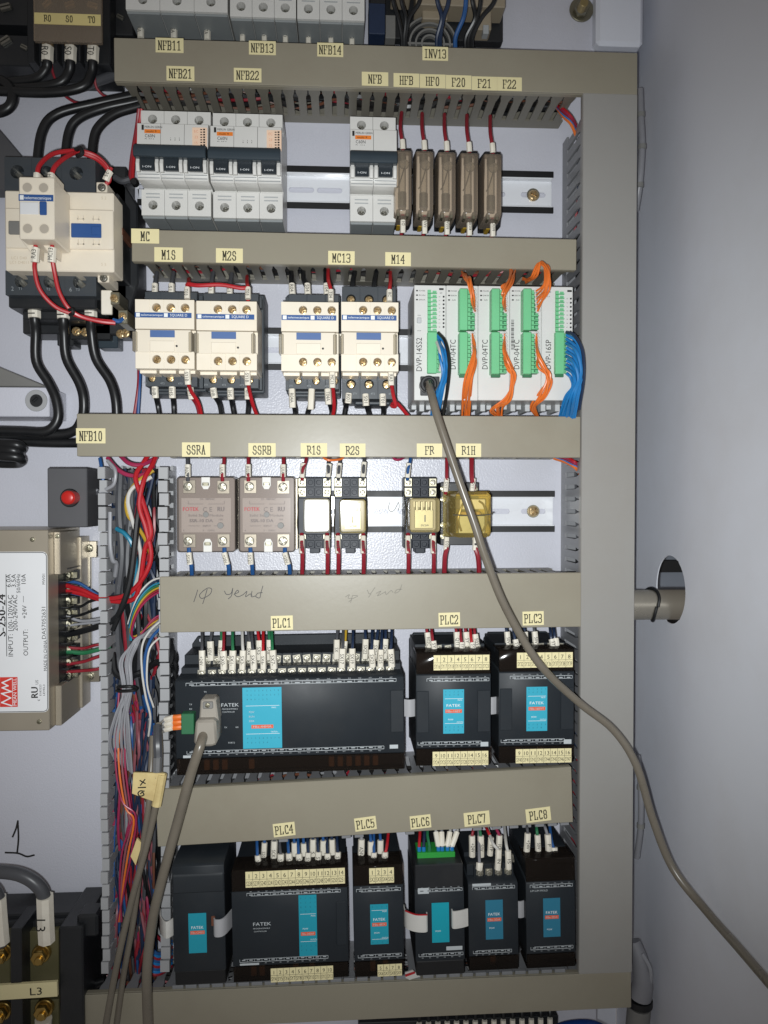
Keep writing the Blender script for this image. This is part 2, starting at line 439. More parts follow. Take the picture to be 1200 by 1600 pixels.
XW = U(1004, 500, 0)[0] + 6.0
def wall_d(px, py):
    lo, hi = -70.0, 400.0
    for _ in range(50):
        mid = (lo + hi) / 2
        if U(px, py, mid)[0] > XW: lo = mid
        else: hi = mid
    return lo
bm = nb(); box(bm, -520, XW - .5, -75, -70, -600, 600); fin('cabinet_back', bm, 'wall', None, 0, kind='structure')
d_a, d_b = wall_d(1030, 920), wall_d(1066, 920)
z_t = U(1047, 868, (d_a + d_b) / 2)[1]; z_b = U(1047, 974, (d_a + d_b) / 2)[1]
hd, hz, hr = (d_a + d_b) / 2, (z_t + z_b) / 2, (z_t - z_b) / 2
bm = nb(); holeplate(bm, -70, 420, -560, 560, 0, -.9, hd, hz, hr, n=40, floor=False)
for v in bm.verts: v.co = Vector((XW * MM + v.co.y, -v.co.x, v.co.z))
fin('cabinet_side_wall', bm, 'wall', None, 0, kind='structure')
# what shows through the hole: the neighbouring cabinet frame
kf = (CAM_D + 140) / (CAM_D - hd)
hf = lambda f: (hz + hr - 2 * hr * f) * kf
bm = nb(); box(bm, XW + 14, XW + 300, -150, -140, hf(.6), hf(.24)); tag(fin('neighbour_sheet', bm, 'sheet_blue'), 'blue grey sheet seen through the round cable hole', 'sheet')
bm = nb(); box(bm, XW + 12, XW + 300, -146, -132, hf(.24) + .2, hf(.07)); tag(fin('outer_rail', bm, 'jet'), 'dark rail above the sheet seen through the cable hole', 'rail')
bm = nb(); box(bm, XW + 12, XW + 300, -146, -132, hf(1.5), hf(.6) - .2); tag(fin('outer_channel', bm, 'jet'), 'dark channel below the sheet seen through the cable hole', 'channel')
bm = nb(); box(bm, XW + 10, XW + 320, -175, -170, hf(2.2), hf(-1.2)); tag(fin('adjacent_cabinet', bm, 'sheet_blue'), 'grey neighbouring cabinet glimpsed at the top of the cable hole', 'cabinet')

# ================================================================== wiring ducts
def tooth_mesh(key, h, m, lip=0.0, w0=6.3, w1=9.0):
    if key in SCREW: return SCREW[key]
    bm = nb(); a, b = w0 / 2, w1 / 2
    o = [(-a, 12), (a, 12), (a, h - 15), (b, h - 9), (b, h), (-b, h), (-b, h - 9), (-a, h - 15)]
    lo = [V(bm, x, d, 0) for x, d in o]; hi = [V(bm, x, d, 1.7) for x, d in o]
    face(bm, lo[::-1]); face(bm, hi)
    for i in range(8): face(bm, [lo[i], lo[(i + 1) % 8], hi[(i + 1) % 8], hi[i]])
    if lip:
        box(bm, -b, b, h - 3, h + 1.2, min(0, lip) + 0.1, max(1.6, lip))
    bmesh.ops.recalc_face_normals(bm, faces=bm.faces)
    me = bpy.data.meshes.new('tooth'); bm.to_mesh(me); bm.free(); me.materials.append(MATS[m])
    SCREW[key] = me; return me

def duct(label, L, R, Tp, B, tilt=0.0, m='duct', tm='tooth', h=58, stick=(), gap=(0, 0), axis='x', cover=True, lip=0.0, pitch=10.2, wires='mixed'):
    """L,R,Tp,B: photo pixels of the cover front (read on the centre row / column)"""
    D = h + 4
    t = Thing('wiring_duct', label, 'wiring duct', (L + R) / 2, (Tp + B) / 2, 0, tilt)
    x0, x1, z0, z1 = t.r(L, Tp, R, B, D)
    if axis == 'x': l0, l1, s0, s1 = x0, x1, z0, z1
    else: l0, l1, s0, s1 = z0, z1, x0, x1
    def bx(bm, a0, a1, d0, d1, b0, b1):
        if axis == 'x': box(bm, a0, a1, d0, d1, b0, b1)
        else: box(bm, b0, b1, d0, d1, a0, a1)
    g0, g1 = l0 + gap[0], l1 - gap[1]
    s0i, s1i = s0 + 1.4, s1 - 1.4
    bm = nb(); bx(bm, g0, g1, 0.3, 2.0, s0i, s1i); bx(bm, g0, g1, 2.0, 13, s0i, s0i + 1.7); bx(bm, g0, g1, 2.0, 13, s1i - 1.7, s1i)
    t.fin('base', bm, tm, 0)
    n = int((g1 - g0) / pitch)
    for side in (0, 1):
        me = tooth_mesh((h, tm, lip, side), h, tm, lip if side == 0 else -lip)
        for i in range(n):
            a = g0 + (g1 - g0 - n * pitch) / 2 + (i + .5) * pitch
            o = link('tooth', me, t.o)
            jit = random.uniform(-.25, .25)
            if axis == 'x': o.location = loc(a + jit, 0, s0i if side == 0 else s1i - 1.7)
            else:
                o.location = loc(s0i + 1.7 if side == 0 else s1i, 0, a + jit); o.rotation_euler = (0, -math.pi / 2, 0)
            o.rotation_euler.rotate_axis('X' if axis == 'x' else 'X', random.uniform(-.012, .012))
    if cover:
        bm = nb(); bx(bm, l0, l1, D - 2.2, D, s0, s1); bx(bm, l0, l1, D - 7, D - 2.0, s0, s0 + 1.2); bx(bm, l0, l1, D - 7, D - 2.0, s1 - 1.2, s1)
        t.fin('cover', bm, m, 0.45)
    for s in stick:
        tx, px, py, w, hh = s[:5]; rot = s[5] if len(s) > 5 else 0
        cx, cz = t.x(px, D), t.z(py, D) ; k = pxmm(D)
        # undo the pitch of pixel rows along a long cover: py is read at the sticker itself
        X, Z = U(px, py, D); a = math.radians(tilt)
        dx, dz = X - t.X, Z - t.Z; cx, cz = dx * math.cos(a) + dz * math.sin(a), -dx * math.sin(a) + dz * math.cos(a)
        bm = nb(); w2, h2 = w / k / 2, hh / k / 2; box(bm, -w2, w2, 0, 0.22, -h2, h2)
        o = t.fin('name_sticker', bm, 'label', 0, label='yellow sticker reading ' + tx)
        o.location = loc(cx, D + 0.02, cz); o.rotation_euler = (0, -math.radians(rot), 0)
        bm = nb(); serif(bm, tx, 0, -.2, 0.26, hh / k * 0.60, (7.4 if len(tx) < 5 else 7.1) / k)
        fin('lettering', bm, 'stamp', o)
    if wires:
        pal = dict(mixed=['w_dred', 'w_black', 'w_black2', 'w_brown', 'w_dred', 'w_dgrey'], dark=['w_black', 'w_black', 'w_dred', 'w_navy', 'w_dgrey'])[wires]
        for mname in sorted(set(pal)):
            bm = nb()
            for q in range(7 if mname in ('w_black', 'w_black2') else 3):
                pts = []
                for k in range(9):
                    a = g0 + 3 + (g1 - g0 - 6) * k / 8
                    b = random.uniform(s0i + 5, s1i - 5); d = random.uniform(8, h - 14)
                    pts.append(Vector((a, d, b)) if axis == 'x' else Vector((b, d, a)))
                tube(bm, pts, 2.2 if mname in ('w_black', 'w_black2') else 1.4, 5, sub=3)
            t.fin('enclosed_wires', bm, mname, kind='stuff')
    return t

D1 = duct('topmost olive grey wiring duct carrying two rows of yellow stickers', 178, 996, 70.5, 137, 0.15, gap=(4, 46), pitch=10.2, stick=[
    ('NFB11', 265, 71, 42, 22), ('NFB13', 410, 75, 41, 21), ('NFB14', 516, 78, 40, 21), ('INV13', 680, 84, 40, 21), ('NFB21', 282, 115, 42, 22), ('NFB22', 387, 117.5, 42, 21),
    ('NFB', 586, 123.5, 41, 21), ('HFB', 635, 125.5, 40, 21), ('HFO', 676, 127, 40, 21), ('F20', 716.5, 128.5, 40, 21), ('F21', 757, 130.5, 40, 21), ('F22', 796, 131.5, 39, 21)])
D2 = duct('wiring duct between circuit breakers and contactors with MC sticker at its left end', 206, 901, 366, 415, -0.2, gap=(4, 4), stick=[
    ('MC', 227, 369, 42, 22), ('M1S', 263.5, 398, 43, 22), ('M2S', 358.5, 399.5, 41, 22), ('MC13', 533.5, 403, 41, 21), ('M14', 622, 405, 40, 21)])
D3 = duct('long wiring duct below contactors with NFB10 sticker at its left end', 120, 907, 648.5, 714, 0.0, gap=(60, 8), stick=[
    ('NFB10', 142, 681, 44, 23), ('SSRA', 306.5, 702.5, 43, 22), ('SSRB', 409.5, 703, 42, 21), ('R1S', 490.5, 703, 41, 21), ('R2S', 551, 703.5, 40, 21), ('FR', 671, 703.5, 40, 21), ('R1H', 732, 703.5, 40, 21)])
D4 = duct('wiring duct with pen handwriting on its cover below the relays', 250, 908, 898, 984, 0.25, gap=(3, 10), stick=[
    ('PLC1', 440.5, 973, 34, 22, 1), ('PLC2', 702, 968, 34, 22, 1), ('PLC3', 833, 966, 34, 22, 1)])
D5 = duct('tilted wiring duct between the two rows of black controllers', 246, 896, 1216, 1304, 2.05, tm='tooth_grey', gap=(3, 3), stick=[
    ('PLC4', 444, 1296, 34, 21, 3.4), ('PLC5', 571, 1287, 34, 21, 4.5), ('PLC6', 657, 1284, 33, 21, 3.2), ('PLC7', 745, 1279, 41, 22, 3), ('PLC8', 841, 1273, 40, 22, 4)])
D6 = duct('lowest olive grey wiring duct without stickers along the bottom edge', 133, 987, 1537, 1594, 0.5, tm='tooth_grey', gap=(3, 3))
DR = duct('tall grey vertical wiring duct on the right with closed cover', 908, 992, 146, 1521, 0.0, m='duct_grey', tm='tooth_grey', axis='z', gap=(3, 12), wires='dark')
DL = duct('open vertical wiring duct full of coloured wires beside the power supply', 160, 254, 718, 1535, 0.0, tm='tooth_light', axis='z', cover=False, lip=5.6, gap=(3, 3), wires='dark')
# tooth tips that stand out below the tilted duct's cover
t = D5
for px in (443, 541, 561, 640, 745, 775, 802, 822, 842, 862, 881):
    x = t.x(px, 56); z = t.z(1304, 62)
    bm = nb(); box(bm, x - 3.6, x + 3.6, 55, 59.4, z - 3.3, z + 1.5); t.fin('tooth_tip', bm, 'tooth_grey', 0.3)
t = D6
for i in range(30):
    px = 280 + i * 20.5
    x = t.x(px, 56); z = t.z(1537, 62)
    bm = nb(); box(bm, x - 4.4, x + 4.4, 55, 58.6, z - 1.5, z + 2.4); t.fin('tooth_tip', bm, 'tooth_grey', 0.3)
# handwriting on D4's cover
def pen(T, strokes, d, w, m, name='pen_writing'):
    bm = nb()
    for k, s in enumerate(strokes):
        a = [Vector((T.L(px, py, d))) for px, py in s]
        stroke(bm, [(p.x, p.z) for p in smooth_path(a, 5)], w, d - T.d + 0.12 + 0.03 * k)
    return T.fin(name, bm, m)
pen(D4, [[(309, 919), (307, 926), (303, 937)], [(324, 918), (321, 928), (317, 940)], [(317, 921), (325, 916), (331, 918), (328, 926), (316, 932), (312, 927), (318, 920)],
         [(351, 921), (354, 926), (361, 925), (364, 917)], [(364, 917), (362, 928), (357, 933)], [(366, 926), (373, 923), (371, 920), (367, 926), (372, 930), (380, 927)],
         [(380, 927), (386, 922), (384, 930), (391, 926), (394, 928)], [(394, 922), (393, 930), (400, 929)], [(411, 914), (408, 924), (406, 932), (400, 930), (403, 925), (410, 924)]], 62, 0.5, 'pen')
pen(D4, [[(540, 932), (546, 929), (544, 934), (550, 935), (545, 940)], [(551, 930), (548, 941)], [(552, 930), (559, 931), (551, 935)], [(574, 922), (578, 928), (586, 918)], [(580, 928), (576, 933)],
         [(588, 927), (595, 924), (590, 931), (602, 925)], [(602, 924), (604, 929), (611, 923), (614, 926)], [(628, 914), (624, 924), (617, 927), (620, 922), (628, 921)]], 62, 0.4, 'pen_faint')
# the figure 1 drawn on the panel
pb = nb()
for k, s in enumerate([[(20, 1307), (25, 1295), (28, 1283)], [(28, 1284), (29, 1310), (27, 1332)], [(9, 1332), (28, 1333), (42, 1338), (53, 1336)]]):
    a = [W(px, py, 0) for px, py in s]; stroke(pb, [(p.x, p.z) for p in smooth_path(a, 5)], 1.5, 0.15 + 0.04 * k)
tag(fin('pen_mark', pb, 'ink'), 'figure 1 drawn in black marker on the lower left panel', 'pen mark')

# ================================================================== rails
def rail(label, L, R, cy, half, holes, screws, py0=None):
    t = Thing('mounting_rail', label, 'mounting rail', (L + R) / 2, cy, 0, 0)
    x0, x1 = t.x(L, 7), t.x(R, 7)
    # two dark flanges with their webs, a bright channel between them
    for s in (-1, 1):
        bm = nb(); a, b = sorted((s * 12.6, s * 17.8)); box(bm, x0, x1, 7.4, 8.8, a, b); t.fin('flange', bm, 'jet', 0.25)
        bm = nb(); a, b = sorted((s * 11.6, s * 12.9)); box(bm, x0, x1 - .5, 0.3, 8.2, a, b); t.fin('web', bm, 'alu', 0.2)
    xs = sorted([t.x(h, 2) for h in holes]); ed = [x0] + [(a + b) / 2 for a, b in zip(xs, xs[1:])] + [x1]
    bm = nb()
    for i, x in enumerate(xs): holeplate(bm, ed[i], ed[i + 1], -11.6, 11.6, 2.4, 0.9, x, 0, 2.3, 8.5, n=20, floor=False)
    t.fin('channel', bm, 'alu')
    for s in screws:
        screw(t, s, cy, 2.6, 8.5, 'brass', rot=0.5); bm = nb(); cyl(bm, t.x(s, 2.5), 0, 5.6, 2.4, 3.0, 20); t.fin('washer', bm, 'zinc', 0.2)
    return t
rail('bright mounting rail with dark flanges behind circuit breakers', 215, 864, 300, 35, [232, 290, 350, 410, 471, 515, 577, 640, 702, 770, 833], [833])
rail('bright mounting rail with dark flanges behind contactors', 215, 655, 548, 35, [250, 310, 380, 424, 480, 540, 600], [])
rl = rail('bright mounting rail with dark flanges behind relays', 455, 866, 799, 35, [480, 535, 588, 640, 700, 777, 833], [833])
pen(rl, [[(609, 785), (607, 793), (610, 799), (616, 797), (622, 786)], [(622, 784), (624, 790), (622, 797)]], 2.6, .5, 'pen_faint')

# ================================================================== circuit breakers
def breaker(label, xs, dy, amp, sticker=True, top=True, group=None):
    """xs: pole borders in px at the front; dy: shift of the reference rows (read on NFB21)"""
    L, R = xs[0], xs[-1]; np_ = len(xs) - 1
    t = Thing('circuit_breaker', label, 'circuit breaker', (L + R) / 2, 265 + dy, 9, 0, group)
    y = lambda v, d: t.z(v + dy, d)
    zt, zb = y(173, 57), y(337, 57)
    dark = nb(); pr = nb(); holes = []
    for i in range(np_):
        a, b = t.x(xs[i], 62) + .12, t.x(xs[i + 1], 62) - .12
        w = b - a; cx = (a + b) / 2
        bm = nb()
        box(bm, a, b, 0, 40, zb, zt)
        prism_x(bm, [(39, y(282, 66)), (39, y(194, 66)), (59, y(196, 66)), (60.5, y(228, 66)), (60.5, y(272, 69)), (58, y(283, 66))], a + .02, b - .02)
        for (ya, yb, yh) in ((174, 194.5, 187), (297, 337, 321)):
            z0, z1 = y(yb, 57), y(ya, 57)
            holeplate(bm, a, b, z0, z1, 48, 39.5, cx, y(yh, 57), 3.5, n=20)
            holes.append((cx, y(yh, 57)))
        # slab added under the pole to grey its underside
        sk = nb(); box(sk, a + .25, b - .25, .5, 46, zb - 1.8, zb - .05); t.fin('under_slab', sk, 'mcb_slab', .4)
        p = t.fin('pole', bm, 'mcb', 0.35)
        for yy in (303.5, 309): box(dark, cx - w * .30, cx + w * .30, 47.9, 48.15, y(yy + .9, 57), y(yy - .9, 57))
        for yy in (273.5, 279): box(dark, a + .6, b - .6, 60.2, 60.75, y(yy + .55, 69), y(yy - .55, 69))
        # cheeks and toggle
        for s0, s1 in ((.02, .17), (.83, .98)):
            bm = nb(); prism_x(bm, [(60, y(270, 70)), (60, y(243, 70)), (64, y(243, 70)), (66.5, y(258, 73)), (65, y(270, 73))], a + w * s0, a + w * s1); t.fin('cheek', bm, 'mcb', 0.3)
        bm = nb(); prism_x(bm, [(60, y(268, 70)), (60, y(240, 70)), (66, y(240, 73)), (65.5, y(268, 73))], a + w * .2, a + w * .8); tg = t.fin('toggle', bm, 'toggle', 0.3)
        bm = nb(); txt(bm, 'I-ON', cx, y(262, 74), 66.3, 1.5, w * .36); fin('lettering', bm, 'ink_white', tg)
    for hx, hz in holes:
        o = link('screw', screw_mesh('screw_dark', 'cross'), t.o); o.location = loc(hx, 40, hz); o.scale = (3.1,) * 3; o.rotation_euler = (0, random.uniform(-1, 1), 0)
    t.fin('vent_slot', dark, 'mcb_dark')
    a, b = t.x(L, 62) + .3, t.x(R, 62) - .3
    bm = nb(); prism_x(bm, [(61, y(249, 74)), (61, y(229, 74)), (64, y(226.5, 74)), (70, y(229, 76)), (72, y(238, 76)), (71, y(249, 76))], a - .5, b + .1); t.fin('handle', bm, 'handle', 0.7)
    # print on the shoulder
    d = 59.9
    ink = nb(); k = pxmm(69)
    X = lambda px: t.x(px, 69)
    txt(ink, 'MERLIN GERIN', X(L + 22), y(199, 69), d, 1.6, 26 / k); rect(ink, X(L + 3.5), X(L + 7), y(204, 69), y(196, 69), d)
    txt(ink, 'C60N', X(L + 16.5), y(213, 69), d + .2, 2.6, 15 / k); txt(ink, 'D ' + amp, X(L + 16.5), y(219.5, 69), d + .3, 2.2, 15 / k); txt(ink, '415V~', X(L + 14), y(224.5, 69), d + .4, 1.2, 10 / k)
    if np_ == 3:
        for q in range(3):
            xx = X(L + 49 + q * 6.8); rect(ink, xx - .2, xx + .2, y(226, 69), y(218, 69), d + .35); rect(ink, xx - .6, xx + .6, y(222.5, 69), y(220.5, 69), d + .36); txt(ink, str(2 * q + 1), xx, y(216, 69), d + .4, 1.1)
    else:
        for q in range(2):
            xx = X(L + 52 + q * 6); rect(ink, xx - .2, xx + .2, y(228, 69), y(221, 69), d + .35); rect(ink, xx - .6, xx + .6, y(224.5, 69), y(222.5, 69), d + .36)
    t.fin('lettering', ink, 'ink')
    bm = nb(); rect(bm, X(L + 8), X(L + 33), y(209, 69), y(203, 69), d + .15); o = t.fin('badge', bm, 'orange')
    bm = nb(); txt(bm, 'multi 9', X(L + 19), y(206, 69), d + .25, 1.6, 15 / k); fin('lettering', bm, 'ink', o)
    if sticker:
        e = R - 4 if R < 400 else R - 1
        bm = nb(); box(bm, X(e - 23), X(e), 59.4, 60.7, y(231, 69), y(199, 69)); o = t.fin('approval_sticker', bm, 'pink')
        bm = nb()
        for q in range(7):
            zz = y(202 + q * 4, 69); rect(bm, X(e - 6), X(e - 3), zz - .6, zz + .6, 60.8); rect(bm, X(e - 10.5), X(e - 7.5), zz - .5, zz + .3, 60.8)
        fin('lettering', bm, 'ink', o)
        bm = nb()
        for q, s in enumerate(('EC', '23', '15')): txt(bm, s, X(e - 17), y(205 + q * 9, 69), 60.8, 2.0)
        fin('lettering', bm, 'pink_print', o)
    return t

breaker('three pole grey circuit breaker below NFB21 sticker, rated 25A', [218, 254.5, 291, 328], 0, '25A')
breaker('three pole grey circuit breaker below NFB22 sticker, rated 25A', [331, 367.5, 404, 441], 4, '25A')
breaker('narrow two pole grey circuit breaker beside the fuse holders, rated 10A', [547, 583, 619], 9, '10A', sticker=False)
breaker('wide three pole breaker above NFB11 sticker, cut by photo top', [193, 247, 301, 354], -320, '50A', sticker=False)
breaker('three pole breaker above NFB13 sticker, cut by photo top', [357.5, 392.5, 427.5, 462], -310, '25A', sticker=False)
breaker('three pole breaker above NFB14 sticker, cut by photo top', [463.5, 499, 534.5, 570], -306, '25A', sticker=False)

# ================================================================== fuse holders
for i, (cx, code) in enumerate(((629.5, 'D1'), (663.5, 'FAN'), (698.5, 'R03A'), (733.5, 'R03B'), (770, 'R03C'))):
    dy = i * 1.4
    nth = ('leftmost', 'second', 'middle', 'fourth', 'rightmost')[i]
    t = Thing('fuse_holder', f'{nth} fuse holder from the left, smoky cover, sleeve {code} below it', 'fuse holder', cx, 290 + dy, 9, 0, 'fuse holders in a row')
    y = lambda v, d: t.z(v + dy, d); X = lambda v, d: t.x(cx + v, d)
    bm = nb(); prism_x(bm, [(0, y(346, 30)), (0, y(228, 30)), (30, y(231, 40)), (33, y(246, 45)), (33, y(330, 45)), (28, y(350, 38)), (10, y(352, 30))], X(-13, 42), X(13, 42)); t.fin('base', bm, 'black', 0.5)
    x0, x1 = X(-13.5, 66), X(13.5, 66)
    bm = nb(); prism_x(bm, [(30, y(336, 64)), (30, y(233, 64)), (54, y(232, 66)), (57, y(236, 66)), (57.5, y(330, 66)), (53, y(336, 66))], x0, x1); t.fin('cover', bm, 'smoke_fuse', 0.9)
    bm = nb(); box(bm, x0 + 1.3, x1 - 1.3, 33, 47, y(330, 60), y(238, 60)); t.fin('carrier', bm, 'carrier', 1.0)
    bm = nb(); tube(bm, [Vector(((x0 + x1) / 2, 49, y(244, 60))), Vector(((x0 + x1) / 2, 49, y(326, 60)))], 3.1, 12, sub=1); t.fin('fuse', bm, 'cover_clear')
    bm = nb(); cyl(bm, (x0 + x1) / 2 + 1.4, y(254, 64), 3.6, 50, 53, 18); t.fin('knob', bm, 'cover_clear', .4)
    bm = nb()
    for a, b in ((322, 300), (252, 240)): tube(bm, [Vector(((x0 + x1) / 2, 49, y(a, 60))), Vector(((x0 + x1) / 2, 49, y(b, 60)))], 3.4, 12, sub=1)
    t.fin('fuse_cap', bm, 'zinc')
    bm = nb(); tube(bm, [Vector((x0 + 2.4, 52.5, y(292, 64))), Vector((x0 + 4.2, 53, y(286, 64))), Vector((x0 + 7, 53, y(268, 64))), Vector((x0 + 8.5, 52.5, y(258, 64)))], .45, 5); t.fin('spring', bm, 'zinc')
    for s in (-1, 1):
        bm = nb(); box(bm, (x0 + x1) / 2 + s * 3.6 - 1.2, (x0 + x1) / 2 + s * 3.6 + 1.2, 48, 56, y(341, 60), y(331, 60)); t.fin('clip', bm, 'zinc', .3)
    bm = nb(); box(bm, X(-9, 45), X(-3, 45), 20, 33, y(354, 40), y(346, 40)); t.fin('rail_foot', bm, 'w_yellow', .3)
    wire(f'red wire entering {nth} fuse holder from the duct above', [(cx - 4 + (i < 1) * 2, 176 + dy, 30), (cx - 4, 200 + dy, 42), (cx - 1, 222 + dy, 46), (cx, 236 + dy, 42)], 1.55, 'w_dred', group='fuse feed wires',
         sleeves=[((cx - 1, 219 + dy, 46), (cx, 233 + dy, 45), '')])
    wire(f'short red wire with sleeve {code} below fuse holder', [(cx, 330 + dy, 52), (cx - 1, 352 + dy, 52), (cx - 3, 372 + dy, 44)], 1.5, 'w_dred', group='fuse outlet wires',
         sleeves=[((cx, 364 + dy, 52), (cx, 339 + dy, 54), code, 2.2)])

# ================================================================== contactors on the rail
def contactor(label, x0p, dy, big, w=94.0):
    """x0p: left px of the cream front; reference rows read on M1S"""
    cx = x0p + w / 2
    t = Thing('contactor', label, 'contactor', cx, 525 + dy, 9, 0)
    y = lambda v, d: t.z(v + dy, d); X = lambda u, d: t.x(x0p + u, d)          # u in px from the left edge
    k = pxmm(84)
    e = 12 if big else 0
    xa, xb = X(0, 84) + .3, X(w, 84) - .3
    bm = nb(); box(bm, xa + 1, xb + 1.5, 0, 32, y(612 + e, 40), y(458 - e, 40)); box(bm, X(22, 40), X(w - 14, 40), 0, 28, y(616 + e, 40), y(606, 40)); t.fin('foot', bm, 'slate', 0.8)
    # dark power terminals above and below
    pitch = 28.5
    for nm, ya, yb, ys in (('upper', 456 - e, 474, 466 - e * .2), ('lower', 576, 604 + e * 1.3, 591 + e * .45)):
        bm = nb(); box(bm, xa + .6, xb + .2, 25, 38, y(yb, 56), y(ya, 56))
        for q in range(3):
            xc = X(27 + q * pitch, 56) if not big else X(16 + q * 28, 56)
            h = pitch / 2 / pxmm(56) - .05
            if nm == 'lower' or big: holeplate(bm, max(xa + .7, xc - h), min(xb + .1, xc + h), y(yb, 56), y(ya, 56), 47, 37.9, xc, y(ys, 56), 3.6 if big else 3.0, n=18)
            else: box(bm, max(xa + .7, xc - h), min(xb + .1, xc + h), 37.9, 47, y(yb, 56), y(ya, 56))
        p = t.fin('terminal_block', bm, 'slate', 0.25)
        if nm == 'lower' or big:
            for q in range(3):
                xc = X(27 + q * pitch, 56) if not big else X(16 + q * 28, 56)
                o = link('screw', screw_mesh('brass'), p); o.location = loc(xc, 43.5, y(ys, 56)); s = 3.2 if big else 2.6; o.scale = (s, s, s); o.rotation_euler = (0, random.uniform(-1, 1), 0)
    bm = nb()
    for q in range(3): txt(bm, ('2T1', '4T2', '6T3')[q], X(16 + q * 28, 56) + (0 if not big else 3), y(599 + e, 56), 47.2, 1.5)
    t.fin('lettering', bm, 'ink_grey')
    # cream housing: screw tiers, waist, lower tier
    zt, zb = y(468, 82), y(576, 82)
    bm = nb(); box(bm, xa, xb, 36, 66, zb, zt); box(bm, xa, xb, 65.9, 73, y(514, 82), y(497, 82))
    box(bm, xa, X(24, 82), 65.9, 73, y(497, 82), zt); box(bm, xa, X(24, 82), 65.9, 73, zb, y(549, 82))
    for (ya, yb, ys) in ((468, 497, 480.5), (549, 576, 561.5)):
        for q in range(3):
            hx0 = X(24 + q * 22.4, 82); hx1 = X(24 + (q + 1) * 22.4, 82) if q < 2 else xb
            holeplate(bm, hx0, hx1, y(yb, 82), y(ya, 82), 73, 66.1, X(35 + q * 22.4, 82), y(ys, 82), 3.2, n=20)
    # comb of the terminal shields under the housing
    for q in range(3): box(bm, xa + 1 + q * (xb - xa) / 3, xa + (q + .92) * (xb - xa) / 3, 40, 64, zb - 2.2, zb + .1)
    t.fin('housing', bm, 'cream', 0.3)
    for ys in (480.5, 561.5):
        for q in range(3):
            o = link('screw', screw_mesh('brass'), t.o); o.location = loc(X(35 + q * 22.4, 82), 68.5, y(ys, 82)); o.scale = (2.85, 2.85, 2.85); o.rotation_euler = (random.uniform(-.1, .1), random.uniform(-1, 1), random.uniform(-.1, .1))
    bm = nb(); box(bm, X(1.5, 82), X(w - 4, 82), 72.9, 73.35, y(496.5, 82), y(488.5, 82)); o = t.fin('blue_band', bm, 'blue', .1)
    bm = nb(); txt(bm, 'telemecanique', X(28, 82), y(492.3, 82), 73.5, 1.7, 33 / k); txt(bm, 'SQUARE D', X(70, 82), y(492.3, 82), 73.5, 2.0, 26 / k)
    for u in (3.5, 47): rect(bm, X(u, 82), X(u + 6, 82), y(495.5, 82), y(489.5, 82), 73.45)
    fin('lettering', bm, 'ink_white', o)
    # label flap with blue window under a clear cover
    bm = nb(); box(bm, xa + .4, X(w - 6, 84), 65.9, 73.6, y(550, 84), y(514.5, 84)); f = t.fin('front_flap', bm, 'cream2', 0.4)
    bm = nb(); box(bm, X(24.5, 84), X(63, 84), 73.5, 74.3, y(526.5, 84), y(515.5, 84)); fin('window', bm, 'blue_window', f, .15)
    bm = nb(); box(bm, X(24, 84), X(63, 84), 73.5, 74.5, y(549, 84), y(532, 84)); fin('label_plate', bm, 'cream', f, .35)
    bm = nb(); cyl(bm, X(66, 84), y(540, 84), .8, 73.4, 74.2, 10); fin('latch', bm, 'jet', f)
    for u0, u1 in ((-3, 4.5), (w - 9, w - 3.5)):
        bm = nb(); box(bm, X(u0, 84), X(u1, 84), 66, 75, y(549, 84), y(518, 84)); t.fin('clear_clip', bm, 'cover_clear', .4)
    return t
contactor('cream contactor at the left end of the row, below M1S sticker', 209.5, 0, False)
contactor('cream contactor below M2S sticker, second from left in the row', 305.5, 2.5, False, 96)
contactor('cream contactor below MC13 sticker with plain dark terminals', 438.5, 4, False, 91)
contactor('cream contactor below M14 sticker with tall dark terminal blocks', 532.5, 4, True, 91)

